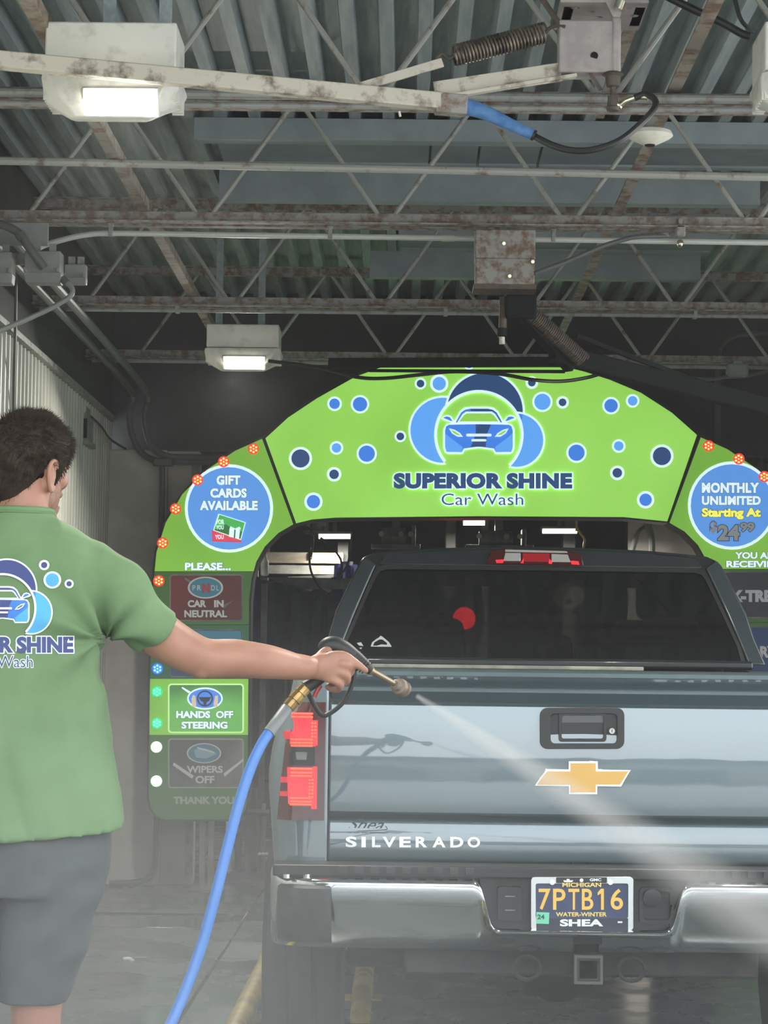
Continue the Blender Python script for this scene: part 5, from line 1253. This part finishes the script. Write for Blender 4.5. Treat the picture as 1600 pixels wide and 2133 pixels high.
for k, (x0, x1_, y, lab) in enumerate(((664, 730, 1117, 'short white light bar under the arch nearest the steel crossbeam'), (1130, 1202, 1106, 'short white light bar behind the high brake lamp'), (965, 1010, 1089, 'thin light bar tucked just under the arch edge'))):
    D = 17.2; t = thing('light_bar', lab, 'light', P((x0+x1_)/2, y-8, D))
    p = P(x0, y, D); q = P(x1_, y, D)
    ob('bar_housing', B().box(((p.x+q.x)/2, D+.03, p.z+.022), (q.x-p.x+.02, .08, .03)), mach, t, bevel=.004)
    ld = bpy.data.lights.new('bar_light', 'AREA'); ld.energy = 40; ld.size = q.x-p.x; ld.size_y = .04; ld.shape = 'RECTANGLE'; ld.color = (1, .95, .85)
    lo = bpy.data.objects.new('bar_light', ld); COL.objects.link(lo); lo.parent = t; lo.location = Vector(((p.x+q.x)/2, D-.03, p.z-.03))-t.location
    ob('bar_tube', B().cyl((p.x, D, p.z), (q.x, D, q.z), .02, 12), glow_tube, t)
    ob('bar_hanger', B().box(((p.x+q.x)/2, D+.04, (p.z+.03+ZD)/2), (.03, .03, ZD-p.z-.03)), mach, t)
for k, (px, py, D, w, h, lab) in enumerate(((825, 1118, 16.8, .36, .16, 'dark motor unit under the arch beside the cab roof'), (1040, 1122, 16.8, .5, .14, 'dark motor unit behind the cab roof'), (660, 1096, 17.6, .2, .1, 'small dark gearbox under the arch curve'))):
    t = thing('drive_motor', lab, 'motor', P(px, py, D)); c = P(px, py, D)
    ob('motor_body', B().cyl(c+Vector((-w*.3, 0, .0)), c+Vector((w*.2, 0, 0)), h*.42, 18), mach, t)
    ob('motor_base', B().box(c+Vector((0, .04, -h*.45)), (w, .2, h*.2)), mach, t, bevel=.005)
    ob('motor_plate', B().box(c+Vector((w*.36, .02, 0)), (.03, .18, h)), mach, t, bevel=.004)
    for dx in (-.3, .1, .3): ob('motor_bolt', B().cyl(c+Vector((w*dx, -.09, h*.1)), c+Vector((w*dx, -.06, h*.1)), .02, 8), alu, t)
    ob('motor_hanger', B().box(Vector((c.x, c.y+.08, (c.z+ZD)/2)), (.06, .04, ZD-c.z)), mach, t)
for px, w, lab in ((938, .085, 'grey steel column in the tunnel, left of the two above the cab roof'), (1010, .06, 'thin steel column in the tunnel above the cab roof'), (1185, .10, 'grey steel column near the second light bar'), (1440, .2, 'wide dark column inside the arch opening by the cab corner')):
    lab = lab.replace(', left of the two', ' nearest the dark motor unit')
    t = thing('tunnel_column', lab, 'column', (P(px, 1200, 18).x, 18, 0))
    ob('column_shaft', B().box((P(px, 1200, 18).x, 18, 1.6), (w, w, 3.2)), mach, t, bevel=.008)
    ob('column_foot', B().box((P(px, 1200, 18).x, 18, .012), (w*2.2, w*2.2, .024)), mach, t)
t = machine('grey_backboard', 'grey board with curved pipes inside the arch beyond the cab', 'board', 1360, 1120, 17.6)
a = P(1310, 1075, 17.7); c = P(1480, 1180, 17.7)
ob('board_face', B().box(((a.x+c.x)/2, 17.75, 1.5), (c.x-a.x, .04, 3.0)), blockm, t)
ob('board_pipe', B().tube(smooth_path([P(1316, 1150, 17.5), P(1330, 1110, 17.5), P(1352, 1094, 17.5), P(1372, 1078, 17.5)]), .022, 10), jbox, t)
ob('board_pipe', B().tube(smooth_path([P(1332, 1072, 17.45), P(1348, 1092, 17.45), P(1357, 1120, 17.45), P(1358, 1160, 17.45), P(1358, 1300, 17.45)]), .026, 10), jbox, t)
cbl = [([(600, 1085), (612, 1092), (640, 1100), (652, 1120), (648, 1160)], 'dark cable loop under the arch curve'), ([(645, 1080), (650, 1110), (645, 1150), (648, 1190), (668, 1225), (690, 1240)], 'dark cable hanging across the steel crossbeam'), ([(668, 1120), (700, 1150), (712, 1175), (705, 1200), (690, 1205)], 'thin dark cable curling below the light bar'), ([(732, 1122), (730, 1150), (722, 1180), (706, 1202)], 'thin dark cable from the light bar end')]
for pts, lab in cbl: tag(ob('hanging_cable', B().tube(smooth_path([P(x, y, 16.5) for x, y in pts]), .009, 6), blackrub), lab, 'cable')
tag(ob('yellow_cable', B().tube(smooth_path([Vector((P(1200, 1070, 16.6).x, 16.6, ZD)), P(1201, 1070, 16.6), P(1202, 1098, 16.6), P(1210, 1112, 16.6), P(1218, 1125, 16.6), P(1216, 1150, 16.6), P(1214, 1300, 16.6)]), .009, 6), mat('yellow_cable_sheath', (206, 180, 60), .5)), 'thin yellow cable hanging from the arch edge behind the cab', 'cable')
t = machine('sloped_guard', 'grey sloped guard boards above the navy wash curtain', 'guard', 640, 1220, 17.2)
ob('guard_board', B().bar(P(600, 1208, 17.2), P(700, 1204, 17.2), .02, .05), mach, t); ob('guard_board', B().bar(P(636, 1232, 17.15), P(662, 1206, 17.15), .02, .06), mach, t); ob('guard_board', B().bar(P(668, 1208, 17.15), P(684, 1234, 17.15), .02, .05), mach, t)
ob('guard_post', B().box((P(612, 1210, 17.25).x, 17.3, .9), (.05, .05, 1.8)), mach, t)
# clutter below the arch leg
t = machine('pipe_manifold', 'grey pipe manifold standing below the arch leg', 'manifold', 520, 1850, 15.55)
for px, r, z1, m in ((480, .035, .55, white_enamel), (497, .02, .62, mach), (522, .04, .6, mach), (546, .02, .5, alu)):
    x = P(px, 1800, 15.55).x; ob('upright_pipe', B().cyl((x, 15.55, 0), (x, 15.55, z1), r, 12), m, t)
ob('manifold_bar', B().cyl((P(470, 1800, 15.55).x, 15.51, .44), (P(560, 1800, 15.55).x, 15.51, .44), .022, 10), mach, t)
ob('manifold_brace', B().bar(P(485, 1745, 15.45), P(500, 1725, 15.45), .02, .02), alu, t)
for px in (541, 548, 555): ob('valve_cap', B().ball(P(px, 1779, 15.35), .012, 8, 6), white_enamel, t)
ob('manifold_base', B().box((P(515, 1800, 15.55).x, 15.55, .02), (.42, .3, .04)), mach, t)
# red signal lamp ahead, seen through the cab glass
t = machine('signal_lamp', 'glowing red signal lamp seen through the tinted rear window', 'signal', 965, 1285, 16.2)
c = P(967, 1288, 16.2)
ob('lamp_disc', B().lathe(c, (0, -1, 0), [(0, .08), (.02, .08), (.05, .05)], 24), mat('red_signal_glow', (255, 30, 50), .3, emit=9), t)
ob('lamp_hood', B().box(c+Vector((0, .06, 0)), (.28, .1, .28)), blk, t, bevel=.02)
ob('lamp_post', B().cyl((c.x, 16.3, 0), (c.x, 16.3, c.z), .03, 10), mach, t)

# ---- water: mist in the bay, thickened for windscreen glare, and the fan of spray
def volume(name, dens_nodes, b, label, parent=None):
    m = bpy.data.materials.new(name); m.use_nodes = True; t = m.node_tree; t.nodes.clear()
    o = t.nodes.new('ShaderNodeOutputMaterial'); s = t.nodes.new('ShaderNodeVolumeScatter'); s.inputs['Anisotropy'].default_value = .2
    s.inputs['Color'].default_value = (.98, .97, .93, 1) if name == 'spray' else (.97, .98, .97, 1); t.links.new(s.outputs[0], o.inputs['Volume'])
    t.links.new(dens_nodes(t), s.inputs['Density']); return m
def math_n(t, op, a, b_=None, c=None):
    n = t.nodes.new('ShaderNodeMath'); n.operation = op
    for i, x in enumerate((a, b_, c)):
        if x is None: continue
        if isinstance(x, (int, float)): n.inputs[i].default_value = x
        else: t.links.new(x, n.inputs[i])
    return n.outputs[0]
def mist_density(t):
    co = t.nodes.new('ShaderNodeTexCoord'); sp_ = t.nodes.new('ShaderNodeSeparateXYZ'); t.links.new(co.outputs['Object'], sp_.inputs[0])
    mr = t.nodes.new('ShaderNodeMapRange'); mr.interpolation_type = 'SMOOTHSTEP'
    mr.inputs[1].default_value = 1.65; mr.inputs[2].default_value = .5; mr.inputs[3].default_value = 0; mr.inputs[4].default_value = MIST
    t.links.new(sp_.outputs[2], mr.inputs[0])
    fy = t.nodes.new('ShaderNodeMapRange'); fy.inputs[1].default_value = 7.0; fy.inputs[2].default_value = 10.5; fy.inputs[3].default_value = 1; fy.inputs[4].default_value = .25
    t.links.new(sp_.outputs[1], fy.inputs[0])
    fx = t.nodes.new('ShaderNodeMapRange'); fx.interpolation_type = 'SMOOTHSTEP'; fx.inputs[1].default_value = -.7; fx.inputs[2].default_value = .55; fx.inputs[3].default_value = 1.7; fx.inputs[4].default_value = .3  # thicker on the man's side, where windscreen glare is imitated
    t.links.new(sp_.outputs[0], fx.inputs[0])
    return math_n(t, 'MULTIPLY_ADD', mr.outputs[0], math_n(t, 'MULTIPLY', fy.outputs[0], fx.outputs[0]), HAZE)
MIST = .044; HAZE = .0024  # MIST includes windscreen glare; HAZE lifts dark tones across the bay
mist = ob('mist_and_glare', B().box((.65, 8.1, 1.93), (5.1, 12.4, 3.8)), volume('mist', mist_density, None, ''), smooth=0)
mist['kind'] = 'stuff'; tag(mist, 'thin water mist low in the bay, thickened to carry windscreen glare', 'mist')
S0 = P(868, 1449, 5.745); S1 = P(1690, 1985, 6.80); AX = (S1-S0); LEN = AX.length
R0, R1 = .009, .15
def spray_density(t):
    co = t.nodes.new('ShaderNodeTexCoord'); sp_ = t.nodes.new('ShaderNodeSeparateXYZ'); t.links.new(co.outputs['Object'], sp_.inputs[0])
    x, y, z = sp_.outputs
    rr = math_n(t, 'SQRT', math_n(t, 'ADD', math_n(t, 'MULTIPLY', x, x), math_n(t, 'MULTIPLY', y, y)))
    R = math_n(t, 'MULTIPLY_ADD', z, (R1-R0)/LEN, R0)
    q = math_n(t, 'DIVIDE', rr, R); fall = math_n(t, 'POWER', math_n(t, 'MAXIMUM', math_n(t, 'SUBTRACT', 1.0, q), 0.0), 1.4)
    n = t.nodes.new('ShaderNodeTexNoise'); n.inputs['Scale'].default_value = 14; n.inputs['Detail'].default_value = 3
    mp = t.nodes.new('ShaderNodeMapping'); mp.inputs['Scale'].default_value = (1, 1, .12); t.links.new(co.outputs['Object'], mp.inputs[0]); t.links.new(mp.outputs[0], n.inputs['Vector'])
    k = math_n(t, 'MULTIPLY', fall, math_n(t, 'ADD', n.outputs[0], .2))
    return math_n(t, 'MULTIPLY', k, math_n(t, 'DIVIDE', SPRAY, math_n(t, 'POWER', R, .9)))
SPRAY = 1.0
sprm = volume('spray', spray_density, None, '')
bb = B().lathe((0, 0, 0), (0, 0, 1), [(0, R0), (LEN, R1)], 24)
me = bpy.data.meshes.new('water_spray'); me.from_pydata(bb.v, [], bb.f); me.materials.append(sprm)
bm = bmesh.new(); bm.from_mesh(me); bmesh.ops.recalc_face_normals(bm, faces=bm.faces); bm.to_mesh(me); bm.free()
so = bpy.data.objects.new('water_spray', me); COL.objects.link(so); so.location = S0; so.rotation_euler = AX.to_track_quat('Z', 'Y').to_euler()
so['kind'] = 'stuff'; tag(so, 'fan of fine water spray shooting from the lance across the tailgate', 'spray')
